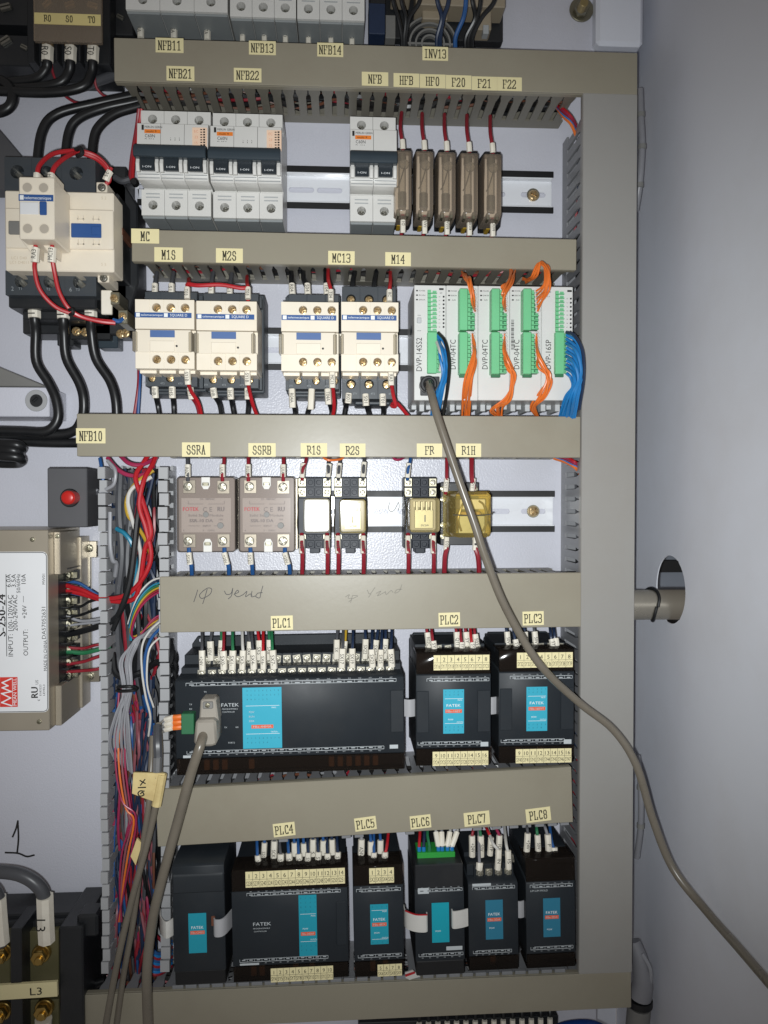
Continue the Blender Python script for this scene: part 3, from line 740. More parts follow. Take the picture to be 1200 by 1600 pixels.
# wires of the contactors: (x, y of the sleeve foot, code, colours)
def cwire(x, ya, yb, code, pts, m, r=1.9, label=None, d=56, rev=False, sr=2.6):
    a, b = (x, ya, d), (x + (pts[0][0] - x) * .25, yb, d)
    return wire(label or f'{MATN[m]} wire with sleeve {code} under a contactor', [(x, ya - 6, d - 4), (x, (ya + yb) / 2, d)] + [p if len(p) == 3 else (p[0], p[1], 48) for p in pts], r, m,
                group='contactor wires', sleeves=[((b, a) if rev else (a, b)) + (code, sr)])
MATN = dict(w_red='red', w_dred='dark red', w_black='black', w_blue='blue', w_dblue='dark blue', w_navy='navy', w_orange='orange', w_white='white', w_green='green', w_grey='grey', w_dgrey='dark grey', w_yellow='yellow', w_lgrey='light grey', w_magenta='pink', w_brown='brown', w_cyan='cyan')
for x, ya, yb, code, pts, m, lab in (
    (242, 605, 622, 'IHR', [(246, 632), (250, 655)], 'w_black', 'first black motor wire below M1S contactor'),
    (269, 605, 622, 'IHS', [(271, 632), (272, 655)], 'w_black', 'second black motor wire below M1S contactor'),
    (297, 606, 624, '2HT', [(308, 632), (314, 655)], 'w_dred', 'dark red motor wire below M1S contactor'),
    (333, 607, 622, '3HR', [(343, 632), (347, 655)], 'w_black', 'first black motor wire below M2S contactor'),
    (360, 607, 624, '3HS', [(363, 634), (367, 655)], 'w_black', 'second black motor wire below M2S contactor'),
    (387, 607, 624, '4HT', [(388, 634), (386, 655)], 'w_black', 'third black motor wire below M2S contactor'),
    (456, 608, 637, 'R04A', [(461, 642), (459, 660)], 'w_black', 'black wire with long sleeve R04A below MC13 contactor'),
    (487, 608, 640, '', [(481, 643), (478, 660)], 'w_black', 'black wire with long blank sleeve below MC13 contactor'),
    (512, 608, 632, 'T04A', [(518, 642), (516, 660)], 'w_black', 'black wire with long sleeve T04A below MC13 contactor'),
    (545, 615, 630, 'R01', [(540, 636), (536, 660)], 'w_black', 'black wire with sleeve R01 bending left below M14 contactor'),
    (571, 616, 634, 'S01', [(575, 642), (580, 660)], 'w_black', 'black wire with sleeve S01 below M14 contactor'),
    (598, 616, 634, 'T01', [(599, 644), (597, 660)], 'w_black', 'black wire with sleeve T01 below M14 contactor')):
    cwire(x, ya, yb, code, pts, m, label=lab)
for x, ya, yb, code, pts, lab in (
    (292.5, 578, 601, 'SY1B', [(298, 610, 64), (310, 630, 55), (316, 655, 46)], 'red coil wire with sleeve SY1B hanging from M1S contactor'),
    (386.5, 580, 602, 'SY1B', [(390, 612, 64), (396, 635, 55), (404, 655, 46)], 'red coil wire with sleeve SY1B hanging from M2S contactor'),
    (519, 582, 606, 'MC13', [(521, 616, 64), (522, 638, 55), (518, 660, 46)], 'red coil wire with sleeve MC13 below MC13 contactor'),
    (610.5, 581, 602, 'RA3', [(614, 615, 66), (618, 634, 62), (612, 634, 58), (620, 630, 54), (642, 655, 46)], 'red looping wire with sleeve RA3 below M14 contactor')):
    cwire(x, ya, yb, code, pts, 'w_red', 1.5, lab, d=76, sr=2.4)
for x, code, lab, top in ((292.5, 'T03', 'red wire with sleeve T03 on top of M1S contactor', (295, 436)), (387.5, 'T03', 'red wire with sleeve T03 on top of M2S contactor', (386, 432)),
                     (517, 'T04', 'red wire with sleeve T04 on top of MC13 contactor', (513, 418)), (608.5, 'RC', 'red wire with sleeve RC on top of M14 contactor', (610, 425))):
    y0 = 452 if x < 450 else 456
    wire(lab, [(x, y0 + 18, 66), (x, y0 - 2, 70), (top[0], (top[1] + y0) / 2, 62), (top[0], top[1], 44)], 1.5, 'w_red', group='contactor coil wires', sleeves=[((x, y0 - 2, 70), (x, y0 + 15, 72), code, 2.3)])
wire('red jumper wire arching between tops of M1S and M2S contactors', [(293, 448, 66), (294, 444, 70), (310, 446, 72), (345, 445, 72), (375, 450, 71), (386, 450, 70), (387, 455, 68)], 1.6, 'w_red')
for x, y0, code, lab in ((242, 452, 'R1', 'grey sleeve wire at upper left of M1S contactor'), (268, 452, 'S1', 'grey sleeve wire at upper middle of M1S contactor'), (330, 452, 'R1', 'wire at upper left of M2S contactor'), (359, 454, 'S1', 'wire at upper middle of M2S contactor')):
    wire(lab, [(x, y0 + 10, 50), (x, y0 - 6, 50), (x + 3, y0 - 26, 40)], 1.8, 'w_dgrey', group='contactor feed wires', sleeves=[((x, y0 - 8, 50), (x, y0 + 8, 51), code, 2.4)])
for x, x2, code, lab in ((457, 455, 'R04', 'black wire with sleeve R04 over MC13 contactor'), (481, 474, 'S04', 'black wire with sleeve S04 over MC13 contactor'), (511, 509, 'T04', 'black wire with sleeve T04 over MC13 contactor'),):
    wire(lab, [(x, 472, 50), (x - 1, 452, 52), (x2, 436, 48), (x2, 418, 36)], 1.9, 'w_black', group='contactor feed wires', sleeves=[((x - 1, 444, 51), (x, 460, 52), code, 2.6)])
for x, lab in ((552, 'first black feed wire over M14 contactor'), (586, 'second black feed wire over M14 contactor')):
    wire(lab, [(x - 3, 466, 48), (x - 1, 440, 48), (x + 4, 418, 38)], 1.9, 'w_black', group='contactor feed wires')
for x0, x1, m, lab in ((217, 209, 'w_dred', 'dark red wire at left of M1S contactor'), (219, 215, 'w_dblue', 'blue wire at left of M1S contactor')):
    wire(lab, [(x0, 575, 30), (x0 - 1, 605, 32), (x1, 655, 30)], 1.4, m)

# ================================================================== light grey programmable controller row
def cells(T, name, xa, xb, ya, yb, n, d0, d1, body, tooth, parent=None):
    """connector: a backing with n dividers and n little clamp screws"""
    x0, x1, z0, z1 = T.r(xa, ya, xb, yb, d1)
    bm = nb(); box(bm, x0, x1, d0 - T.d, d1 - T.d - 2.2, z0, z1)
    c = T.fin(name, bm, body, 0.2, parent)
    h = (z1 - z0) / n
    for i in range(n):
        bm = nb(); z = z0 + i * h
        box(bm, x0 + .1, x1 - .1, d1 - T.d - 2.3, d1 - T.d, z + h * .02, z + h * .24); box(bm, x0 + .1, x0 + (x1 - x0) * .35, d1 - T.d - 2.3, d1 - T.d - .3, z + h * .24, z + h * .9)
        box(bm, x0 + (x1 - x0) * .55, x1 - .4, d1 - T.d - 2.3, d1 - T.d - 1.2, z + h * .42, z + h * .78)
        fin('clamp', bm, tooth, c)
    return c
DV = [(647, 697, 'DVP-14SS2', 'leftmost grey controller module reading DVP-14SS2 with round plug'), (697, 747, 'DVP-04TC', 'grey module reading DVP-04TC beside DVP-14SS2 module'),
      (747, 796.5, 'DVP-04TC', 'middle grey module reading DVP-04TC, third from left'), (796.5, 846, 'DVP-04TC', 'grey module reading DVP-04TC with barcode on its edge'), (846, 895, 'DVP-16SP', 'rightmost grey module reading DVP-16SP beside blue wires')]
for i, (L, R, code, lab) in enumerate(DV):
    t = Thing('controller_module', lab, 'controller module', (L + R) / 2, 536, 9, 0, 'light grey controller modules')
    x0, x1, z0, z1 = t.r(L, 445.5 + i * .6, R, 625.5, 68)
    bm = nb(); box(bm, x0 + .1, x1 - .1, 0, 59, z0, z1); t.fin('housing', bm, 'dvp', 0.45)
    bm = nb()
    for q in range(4): box(bm, x0 + 1 + q * 6, x0 + 5 + q * 6, 4, 26 + 5 * (q % 2), z0 - 3.5 - (q % 2) * 2, z0 + .1)
    t.fin('rail_clip', bm, 'dvp2', .3)
    ink = nb(); D = 59.12
    X = lambda px: t.x(px, 68); Y = lambda py: t.z(py, 68)
    k = pxmm(68)
    if i == 0:
        cells(t, 'connector', 668, 683, 452, 518, 10, 66, 70, 'green_dark', 'green')
        t.b('connector_cover', 668, 518.5, 683, 583, 66, 72.5, 'green', .4)
        c = cells(t, 'connector', 683, 689, 540, 582, 6, 66, 71, 'green_dark', 'green')
        for q in range(3): rect(ink, X(650), X(653), Y(455.5 + q * 7), Y(453.5 + q * 7), D); txt(ink, ('POWER', 'RUN', 'ERROR')[q], X(659.5), Y(454.5 + q * 7), D, 1.1, 9.5 / k)
        for q in range(9): bm = nb(); cyl(bm, X(693), Y(463.5 + q * 5.9), .75, 58.8, 59.5, 8); t.fin('indicator', bm, 'jet'); txt(ink, 'X%d' % q, X(686.5), Y(463.5 + q * 5.9), D, .8)
        rect(ink, X(686), X(693), Y(453), Y(450), D); txt(ink, 'S/S', X(689), Y(457.5), D, 1.2)
        t.b('switch', 651.5, 496, 658.5, 505, 66, 69.4, 'dvp2', .5); txt(ink, 'RUN', X(655), Y(493), D, .9); txt(ink, 'STOP', X(655), Y(517), D, .9)
        so = t.b('socket', 657, 588, 687, 618, 66, 69.5, 'black', .4)
        bm = nb(); cyl(bm, t.x(669.5, 76), t.z(600.5, 76), 6.5, 58, 69, 24); cyl(bm, t.x(669.5, 76), t.z(600.5, 76), 4.6, 68.9, 72, 20, 4.0); t.fin('round_port', bm, 'black', .8)
        # vents on the exposed left side
        for q in range(2):
            bm = nb(); box(bm, x0 - .1, x0 + .6, 26, 40, Y(512) , Y(500)); t.fin('side_window', bm, 'handle', .2); break
        xt = 654.5
    elif i < 4:
        xl = L + 21
        for q, (ya, yb) in enumerate(((450.5, 515.5), (518.5, 584))):
            t.b('connector_cover', xl, ya, xl + 13, yb, 64, 77, 'green', .5)
            cells(t, 'connector', xl + 13, xl + 24.5, ya + 2, yb - 1, 9 if q == 0 else 10, 64, 75, 'green_dark', 'green')
        t.b('latch', xl, 584, xl + 14, 589.5, 66, 71, 'green_dark', .2)
        for q in range(3): rect(ink, X(L + 3), X(L + 6), Y(456 + q * 7), Y(454 + q * 7), D); txt(ink, ('POWER', 'ERROR', 'A/D')[q], X(L + 12), Y(455 + q * 7), D, 1.1, (9.5, 9.5, 6)[q] / k)
        if i == 3:
            bm = nb()
            zz = Y(500)
            for q in range(26):
                h = random.choice((.25, .25, .5, .7)); rect(bm, X(798.5), X(803), zz - h, zz, D + .05); zz -= h + random.choice((.25, .4, .6))
            t.fin('barcode', bm, 'ink')
        xt = L + 10.5
    else:
        cells(t, 'connector', 868, 882, 453.5, 518, 10, 66, 70, 'green_dark', 'green')
        t.b('connector_cover', 868, 518.5, 882, 584, 66, 72.5, 'green', .4)
        cells(t, 'connector', 882, 886.5, 520, 583, 10, 66, 71, 'green_dark', 'green')
        t.b('latch', 868, 584, 881, 589, 66, 70, 'green_dark', .2)
        for q in range(9): bm = nb(); cyl(bm, X(891.5), Y(466.5 + q * 6.4), .75, 58.8, 59.5, 8); t.fin('indicator', bm, 'jet'); txt(ink, 'X%d' % q, X(886), Y(466.5 + q * 6.4), D, .8)
        rect(ink, X(886), X(893), Y(456), Y(453), D); rect(ink, X(850), X(852.5), Y(464.5), Y(462.5), D); txt(ink, 'L.V', X(857), Y(463.5), D, 1.1); txt(ink, 'POWER', X(857), Y(456.5), D, 1.1, 8 / k)
        xt = 856.5
    txt(ink, code, X(xt), Y(554), D, 4.6, 52 / k if i == 0 else 46 / k, math.pi / 2)
    t.fin('lettering', ink, 'ink')
# thermocouple wires
def bundle(label, starts, mids, ends, m, r, group, n, ferrule=None, jit=3.2, name='wire'):
    for q in range(n):
        f = q / max(1, n - 1); jd = 5.0 * (q % 3) - 4
        p = [tuple(a + (b - a) * f for a, b in zip(starts[0], starts[1]))]
        for md in mids: p.append(tuple(a + (b - a) * f + random.uniform(-jit, jit) + (jd if ax == 2 else 0) for ax, (a, b) in enumerate(zip(md[0], md[1]))))
        p.append(tuple(a + (b - a) * f + random.uniform(-jit, jit) * .6 for a, b in zip(ends[0], ends[1])))
        o = wire(label, p, r, m, group=group, name=name, n=6)
        if ferrule:
            a = W(*p[0]); bm = nb(); ring(bm, 0, 0, .9, 1.9, -.2, 1.0, 12); fe = fin('ferrule', bm, ferrule, o)
for (xs, up, lo, nm) in ((740, [(733, 437), (726, 432)], [(729, 598), (726, 652)], 'second'), (788, [(797, 440), (799, 424)], [(801, 580), (781, 640)], 'third'), (838, [(852, 425), (838, 412)], [(858, 590), (836, 640)], 'fourth')):
    xs0 = xs
    if nm == 'fourth':
        bundle(f'orange wire looping high over the fourth grey module', [(xs0, 455, 75), (xs0 + 2, 486, 75)], [[(850, 440, 86), (857, 455, 88)], [(850, 415, 82), (861, 425, 86)], [(838, 412, 72), (848, 411, 78)], [(830, 438, 62), (838, 430, 66)]], [(816, 434, 48), (822, 440, 50)], 'w_orange', .85, 'orange wire over fourth module', 6, 'w_white')
    else:
        bundle(f'orange wire rising from the {nm} grey module', [(xs0, 455, 75), (xs0 + 2, 486, 75)], [[(xs0 - 4, 448, 84), (xs0 - 1, 468, 86)], [(up[0][0] - 4, up[0][1], 78), (up[0][0] + 4, up[0][1], 80)]], [(up[1][0] - 3, up[1][1] - 6, 56), (up[1][0] + 5, up[1][1], 60)], 'w_orange', .85, f'orange wire over {nm} module', 6, 'w_white')
    s0 = xs0 - (2 if nm == 'second' else 0)
    mids = [[(s0 + 2, 548, 84), (s0 + 4, 575, 82)]]
    if nm == 'second': mids += [[(726, 600, 80), (735, 600, 82)]]; e = [(720, 655, 50), (734, 655, 52)]
    elif nm == 'third': mids += [[(801, 585, 82), (803, 590, 84)], [(789, 622, 74), (796, 625, 78)], [(766, 640, 66), (783, 636, 68)]]; e = [(785, 652, 50), (782, 655, 52)]
    else: mids += [[(854, 585, 82), (859, 590, 84)], [(845, 615, 76), (852, 618, 78)], [(830, 634, 66), (836, 634, 68)]]; e = [(838, 650, 50), (841, 655, 52)]
    bundle(f'orange wire hanging from the {nm} grey module', [(s0, 522, 75), (s0 + 2, 560, 75)], mids, e, 'w_orange', .85, f'orange wire under {nm} module', 7, 'w_white')
bundle('blue wire hanging down from the DVP-14SS2 connector', [(684, 522, 73), (686, 545, 72)], [[(695, 545, 82), (688, 562, 80)], [(700, 575, 82), (690, 590, 80)], [(690, 615, 76), (680, 620, 74)]], [(684, 655, 56), (674, 655, 54)], 'w_blue', 1.1, 'blue wires under first module', 7)
wire('black wire curving beside blue wires of the DVP-14SS2 module', [(685, 520, 74), (696, 535, 84), (702, 570, 84), (698, 615, 78), (690, 655, 56)], 1.3, 'w_black')
wire('white wire among blue wires of the DVP-14SS2 module', [(683, 535, 74), (688, 548, 84), (690, 565, 84), (688, 580, 82)], 1.5, 'w_white')
bundle('blue wire fanning out right of the DVP-16SP module', [(885, 523, 72), (885, 583, 72)], [[(902, 536, 80), (893, 590, 76)], [(911, 575, 82), (895, 605, 78)], [(903, 618, 78), (884, 622, 74)]], [(897, 655, 60), (874, 655, 56)], 'w_blue', 1.3, 'blue wires of the last module', 10, jit=1.4)
wire('outermost dark wire of the fan right of the DVP-16SP module', [(885, 519, 73), (897, 524, 80), (910, 548, 84), (912, 590, 82), (905, 640, 66)], 1.3, 'w_navy')

# ================================================================== solid state relays
def ssr(lab, L, R, code):
    cx = (L + R) / 2
    t = Thing('solid_state_relay', lab, 'relay', cx, 804, 0, 0)
    x0, x1, z0, z1 = t.r(L, 745, R, 863, 45); D = 45
    X = lambda u: x0 + (x1 - x0) * u; Y = lambda v: z1 - (z1 - z0) * v
    bm = nb(); box(bm, x0 + 1, x1 + 1.2, 8, 22, z0 + .6, z1 - .6); t.fin('heat_plate', bm, 'steel_dull', .5)
    out = rrect(x0 + .5, x1 - .5, z0 + .5, z1 - .5, 2)
    bm = nb(); prism_d(bm, out, 21.5, 40); t.fin('body', bm, 'ssr_body', .4)
    bm = nb(); prism_d(bm, rrect(x0, x1, z0, z1, 2.2), 20.5, D); t.fin('cover', bm, 'smoke_ssr', .8)
    bm = nb(); box(bm, X(.06), X(.92), 39.9, 40.6, Y(.74), Y(.28)); lp = t.fin('label_plate', bm, 'ssr_label', .1)
    for u, v in ((.2, .13), (.79, .135), (.2, .85), (.79, .85)):
        bm = nb(); box(bm, X(u) - 5, X(u) + 5, 39.8, 40.8, Y(v) - 5.4, Y(v) + 5.4); tb = t.fin('terminal_plate', bm, 'zinc_pale', .3)
        o = link('screw', screw_mesh('zinc_pale'), t.o); o.location = loc(X(u), 45.1, Y(v)); o.scale = (3.6,) * 3; o.rotation_euler = (0, random.uniform(-.8, .8), 0)
    for u, v, s in ((.5, .115, 1), (.53, .87, -1)):
        bm = nb(); prism_d(bm, [(X(u) - 3.4, Y(0.005 if s > 0 else .995)), (X(u) + 3.4, Y(0.005 if s > 0 else .995)), (X(u) + 3.4, Y(v)), (X(u) + 1.8, Y(v) - s * 3), (X(u) - 1.8, Y(v) - s * 3), (X(u) - 3.4, Y(v))], 44.7, 45.3); t.fin('mounting_notch', bm, 'notch', .2)
        o = link('screw', screw_mesh('zinc', 'slot'), t.o); o.location = loc(X(u), 45.3, Y(v) + s * 1); o.scale = (2.6,) * 3
    red = nb(); txt(red, 'FOTEK', X(.245), Y(.425), 45.25, 3.2, (x1 - x0) * .27, bold=True); t.fin('lettering', red, 'ssr_red')
    ink = nb()
    txt(ink, 'C E', X(.53), Y(.43), 45.3, 3.8); txt(ink, 'RU', X(.76), Y(.425), 45.3, 3.8, 5.2, bold=True)
    txt(ink, 'Solid State Module', X(.5), Y(.51), 45.3, 1.9, (x1 - x0) * .6); txt(ink, 'SSR-10 DA', X(.42), Y(.58), 45.3, 2.6, (x1 - x0) * .4, bold=True); txt(ink, '10A', X(.76), Y(.565), 45.3, 1.5)
    txt(ink, 'INPUT', X(.52), Y(.65), 45.3, 1.7); txt(ink, '4', X(.12), Y(.71), 45.3, 1.4); txt(ink, '3  -  32VDC', X(.55), Y(.71), 45.3, 1.4); txt(ink, '24 - 380VAC', X(.53), Y(.295), 45.3, 1.6)
    for a, b, c in ((.2, .46, .36), (.54, .82, .36), (.2, .4, .65), (.64, .82, .65)): rect(ink, X(a), X(b), Y(c) - .15, Y(c) + .15, 45.25)
    for a in (.2, .82): rect(ink, X(a) - .15, X(a) + .15, Y(.36), Y(.32), 45.26)
    t.fin('lettering', ink, 'ssr_ink')
    for u, v, r in ((.5, .5, 2.3), (.75, .645, 2.5)):
        bm = nb(); cyl(bm, X(u), Y(v), r, 44.8, 45.35, 18); t.fin('indicator', bm, 'grey', .2)
    return t
ssr('smoky solid state relay below SSRA sticker, left of the pair', 276, 367, 'SSRA')
ssr('smoky solid state relay below SSRB sticker, right of the pair', 372.5, 460.5, 'SSRB')
for x, code, m, xt in ((293.5, 'R02', 'w_dgrey', 293), (347.5, 'U1A', 'w_dred', 350), (388, 'R02B', 'w_dred', 388), (442.5, 'U1A', 'w_dred', 443)):
    wire(f'{MATN[m]} wire with sleeve {code} above solid state relay at {"left" if x < 320 or 370 < x < 400 else "right"} screw of {"SSRA" if x < 370 else "SSRB"}', [(x, 752, 45), (x, 738, 46), (xt, 722, 42), (xt, 706, 36)], 1.5, m, sleeves=[((x, 726, 45), (x, 745, 45), code, 2.3)])
for x, code, xt in ((296, 'SY20', 299), (351.5, '+24V', 357), (392, 'SY21', 394), (446, '+24V', 452)):
    wire(f'blue wire with sleeve {code} below {"SSRA" if x < 370 else "SSRB"} relay', [(x - 1, 856, 45), (x, 868, 46), (xt, 884, 46), (xt + 1, 905, 40)], 1.7, 'w_dblue', sleeves=[((x - 1, 864, 46), (xt - 2, 882, 47), code, 2.3)])

# ================================================================== plug in relays and their sockets
def socket(lab, L, R, yt=745, yb=862, cols='slate'):
    t = Thing('relay_socket', lab, 'relay socket', (L + R) / 2, 804, 9, 0, 'relay sockets')
    x0, x1, z0, z1 = t.r(L, yt, R, yb, 40); w = x1 - x0
    Y = lambda v: t.z(v, 40)
    bm = nb(); box(bm, x0, x1, 0, 20, z0 + 2, z1); box(bm, x0 + .3, x1 - .3, 19.9, 26, Y(836), Y(778)); box(bm, x0 + w * .35, x0 + w * .65, 0, 22, z0 - 2, z0 + 3); t.fin('body', bm, 'socket', .5)
    for (ya, yb_) in ((747, 760), (762, 776), (830, 843), (845, 858)):
        for q in range(4):
            a, b = x0 + w * (.01 + q * .25), x0 + w * (.24 + q * .25)
            outer = q in (0, 3)
            bm = nb()
            if outer and ya < 845:
                box(bm, a, b, 19.5, 25, Y(yb_), Y(ya)); o = t.fin('terminal', bm, 'zinc', .3)
                s = link('screw', screw_mesh('zinc_pale'), o); s.location = loc((a + b) / 2, 25, Y((ya + yb_) / 2)); s.scale = (2.3,) * 3; s.rotation_euler = (0, random.uniform(-1, 1), 0)
            else:
                holeplate(bm, a, b, Y(yb_), Y(ya), 23.5, 19.8, (a + b) / 2, Y((ya + yb_) / 2), 1.9, n=12); t.fin('terminal_well', bm, 'socket', .25)
    # wire spring clips at the sides
    for s in (0, 1):
        xx = x0 + .6 if s == 0 else x1 - .6
        bm = nb(); tube(bm, [Vector((xx, 24, Y(842))), Vector((xx - .6 + 1.2 * s, 34, Y(820))), Vector((xx, 38, Y(800))), Vector((xx - .4 + .8 * s, 32, Y(785))), Vector((xx, 24, Y(772)))], .55, 6); t.fin('spring_clip', bm, 'zinc')
    return t
def relay(lab, L, R, yt, yb, m, inner=True, tilt=(0, 0)):
    t = Thing('plug_in_relay', lab, 'relay', (L + R) / 2, (yt + yb) / 2, 35, 0)
    x0, x1, z0, z1 = t.r(L, yt, R, yb, 66); w, h = x1 - x0, z1 - z0
    bm = nb(); prism_d(bm, rrect(x0 - .2, x1 + .2, z0 - .2, z1 + .2, 2.6), 0, 30.5)
    c = t.fin('cover', bm, m, 1.1)
    bm = nb(); prism_d(bm, rrect(x0 + .8, x1 - .8, z0 + .8, z1 - .8, 2), -2, 12); t.fin('base', bm, 'well', .4)
    bm = nb(); box(bm, x0 + w * .22, x1 - w * .22, 4, 22, z0 + h * .12, z0 + h * .6); t.fin('coil', bm, 'coil', 1.2)
    bm = nb(); box(bm, x0 + w * .18, x1 - w * .18, 22, 23, z0 + h * .1, z0 + h * .66); t.fin('armature', bm, 'zinc', .3)
    for u in (.25, .42, .58, .75):
        bm = nb(); box(bm, x0 + w * u - .7, x0 + w * u + .7, 6, 25, z0 + h * .62, z1 - h * .1); t.fin('contact_arm', bm, 'zinc_pale', .2)
    bm = nb(); box(bm, x0 + w * .15, x1 - w * .15, 4, 16, z1 - h * .28, z1 - h * .08); t.fin('contact_block', bm, 'cream', .5)
    ink = nb(); txt(ink, 'DC24V', (x0 + x1) / 2, z0 + h * .2, 30.7, 1.5); rect(ink, (x0 + x1) / 2 - .4, (x0 + x1) / 2 + .4, z0 + h * .3, z0 + h * .5, 30.65); t.fin('lettering', ink, 'pen_faint')
    if tilt in ('glare', 'half'):          # seated a degree or two askew, so that it throws the flash back
        P = loc(t.X, 66, t.Z); n = (cam.location - P).normalized() + (flo.location - P).normalized(); n = n / -n.y * (1 if tilt == 'glare' else .12)
        t.o.rotation_euler = (-n.z, 0, n.x)
    else: t.o.rotation_euler = (math.radians(tilt[0]), 0, math.radians(tilt[1]))
    return t
socket('black relay socket below R1S sticker', 465, 517)
socket('black relay socket below R2S sticker', 522, 573)
socket('black relay socket below FR sticker', 632.5, 684)
relay('clear relay with bright glare in the R1S socket', 473, 513.5, 780.5, 833, 'glass', tilt='glare')
relay('clear relay with yellowish edges in the R2S socket', 531, 571.5, 780.5, 833, 'amber_pale', tilt='half')
relay('clear yellowish relay in the FR socket', 641, 687, 778.5, 831.5, 'amber_pale')
# the wide amber relay, its own socket standing proud of the rail
t = Thing('relay_socket', 'wide black relay socket behind the large amber relay', 'relay socket', 717, 802, 9, 0)
bm = nb(); x0, x1, z0, z1 = t.r(688, 754, 748, 852, 36); box(bm, x0, x1, 0, 27, z0, z1); t.fin('body', bm, 'black', .6)
for px, py in ((692, 764), (692, 780), (692, 820), (692, 838), (742, 764), (742, 842)): screw(t, px, py, 36.3, 5, 'zinc')
t = Thing('plug_in_relay', 'large amber relay with box shaped cover below R1H sticker', 'relay', 727, 804, 36, 0)
lo = t.r(694, 768, 770, 838, 40); hi = t.r(712.5, 768, 767, 840, 82)
bm = nb(); hull8(bm, (lo[0] + 1, lo[1] - 3.5, lo[2] + .5, lo[3] - .5), (hi[0], hi[1], hi[2], hi[3]), 0, 46); t.fin('cover', bm, 'amber', 3.0)
bm = nb(); box(bm, lo[0] - .6, lo[1] - 2, -.5, 2.2, lo[2] - .5, lo[3] + .5); t.fin('flange', bm, 'amber', .8)
X = lambda px: t.x(px, 70); Y = lambda py: t.z(py, 70)
bm = nb(); box(bm, X(722), X(755), 2, 26, Y(832), Y(800)); t.fin('coil', bm, 'coil', 1.5)
bm = nb(); box(bm, X(718), X(760), 26, 28, Y(834), Y(806)); t.fin('armature', bm, 'zinc', .4)
for a, b in ((722, 716), (756, 761)):
    bm = nb(); tube(bm, [Vector((X(a + 6 if a < 740 else a - 6), 30, Y(783))), Vector((X(a), 34, Y(790))), Vector((X(b), 34, Y(812))), Vector((X(a), 30, Y(830)))], .9, 6); t.fin('lead', bm, 'brass_pale')
bm = nb(); box(bm, X(720), X(760), 3, 30, Y(796), Y(780)); t.fin('contact_block', bm, 'cream2', .6)
bm = nb(); tube(bm, [Vector((X(704), 47, Y(804))), Vector((X(735), 47.6, Y(805))), Vector((X(763), 46.5, Y(803))), Vector((X(770), 30, Y(802)))], .5, 6); t.fin('retaining_spring', bm, 'zinc')
for x, y0, y1, code, m, xt, lab in ((472, 724, 746, 'L10A', 'w_dred', 478, 'red wire sleeve L10A'), (512.5, 725, 745, 'L20A', 'w_dgrey', 513, 'wire sleeve L20A'), (528.5, 724, 746, 'L10B', 'w_dgrey', 531, 'wire sleeve L10B'), (567, 722, 745, 'L20B', 'w_dgrey', 569, 'wire sleeve L20B'), (636.5, 724, 746, 'L2', 'w_dblue', 641, 'blue wire sleeve L2')):
    wire(f'{lab} above the relay sockets', [(x, 750, 42), (x + 1, y1 - 12, 46), (xt, y0 - 4, 42), (xt + 1, y0 - 20, 34)], 1.4, m, sleeves=[((x + 2, y0, 44), (x, y1, 44), code, 2.2)])
for x, code, lab, y0 in ((471.5, 'SY3', 'red wire sleeve SY3 at left of R1S socket', 838), (511, 'D03', 'red wire sleeve D03 at right of R1S socket', 838), (528, 'SY6', 'red wire sleeve SY6 at left of R2S socket', 838), (567.5, 'D03', 'red wire sleeve D03 at right of R2S socket', 838), (637.5, 'D03', 'red wire sleeve D03 at left of FR socket', 838), (677, 'SY7', 'red wire sleeve SY7 at right of FR socket', 838)):
    wire(lab, [(x, 834, 40), (x, 850, 45), (x + 1, 870, 46), (x + .5, 902, 40)], 1.75, 'w_dred', sleeves=[((x, y0, 42), (x, y0 + 27, 46), code, 2.3)])
for x, x2, lab in ((698, 698, 'left red wire sleeve D11 above the amber relay'), (739.5, 737, 'right red wire sleeve D11 above the amber relay')):
    wire(lab, [(x - 2, 772, 42), (x, 760, 44), (x2, 742, 44), (x2, 706, 34)], 1.5 if x < 720 else 2.0, 'w_dred', sleeves=[((x, 748, 44), (x - 2, 768, 44), 'D11', 2.2)])
for x, xt, code, lab in ((698, 695, 'D20', 'red wire sleeve D20 left below the amber relay'), (743, 747, '1', 'red wire right below the amber relay')):
    wire(lab, [(x, 842, 42), (x, 856, 46), (xt, 872, 46), (xt - 1 if x < 720 else xt + 2, 902, 40)], 2.0, 'w_dred', sleeves=[((x, 840, 44), (x - 1, 860, 46), code, 2.3)])
wire('orange wire dipping below the duct above the relays', [(500, 706, 44), (508, 717, 50), (520, 719, 50), (535, 716, 46), (538, 706, 42)], 1.0, 'w_orange')
wire('pink wire dipping below the duct left of FR relay', [(611, 706, 44), (616, 717, 50), (625, 718, 50), (632, 714, 44)], 1.1, 'w_magenta')

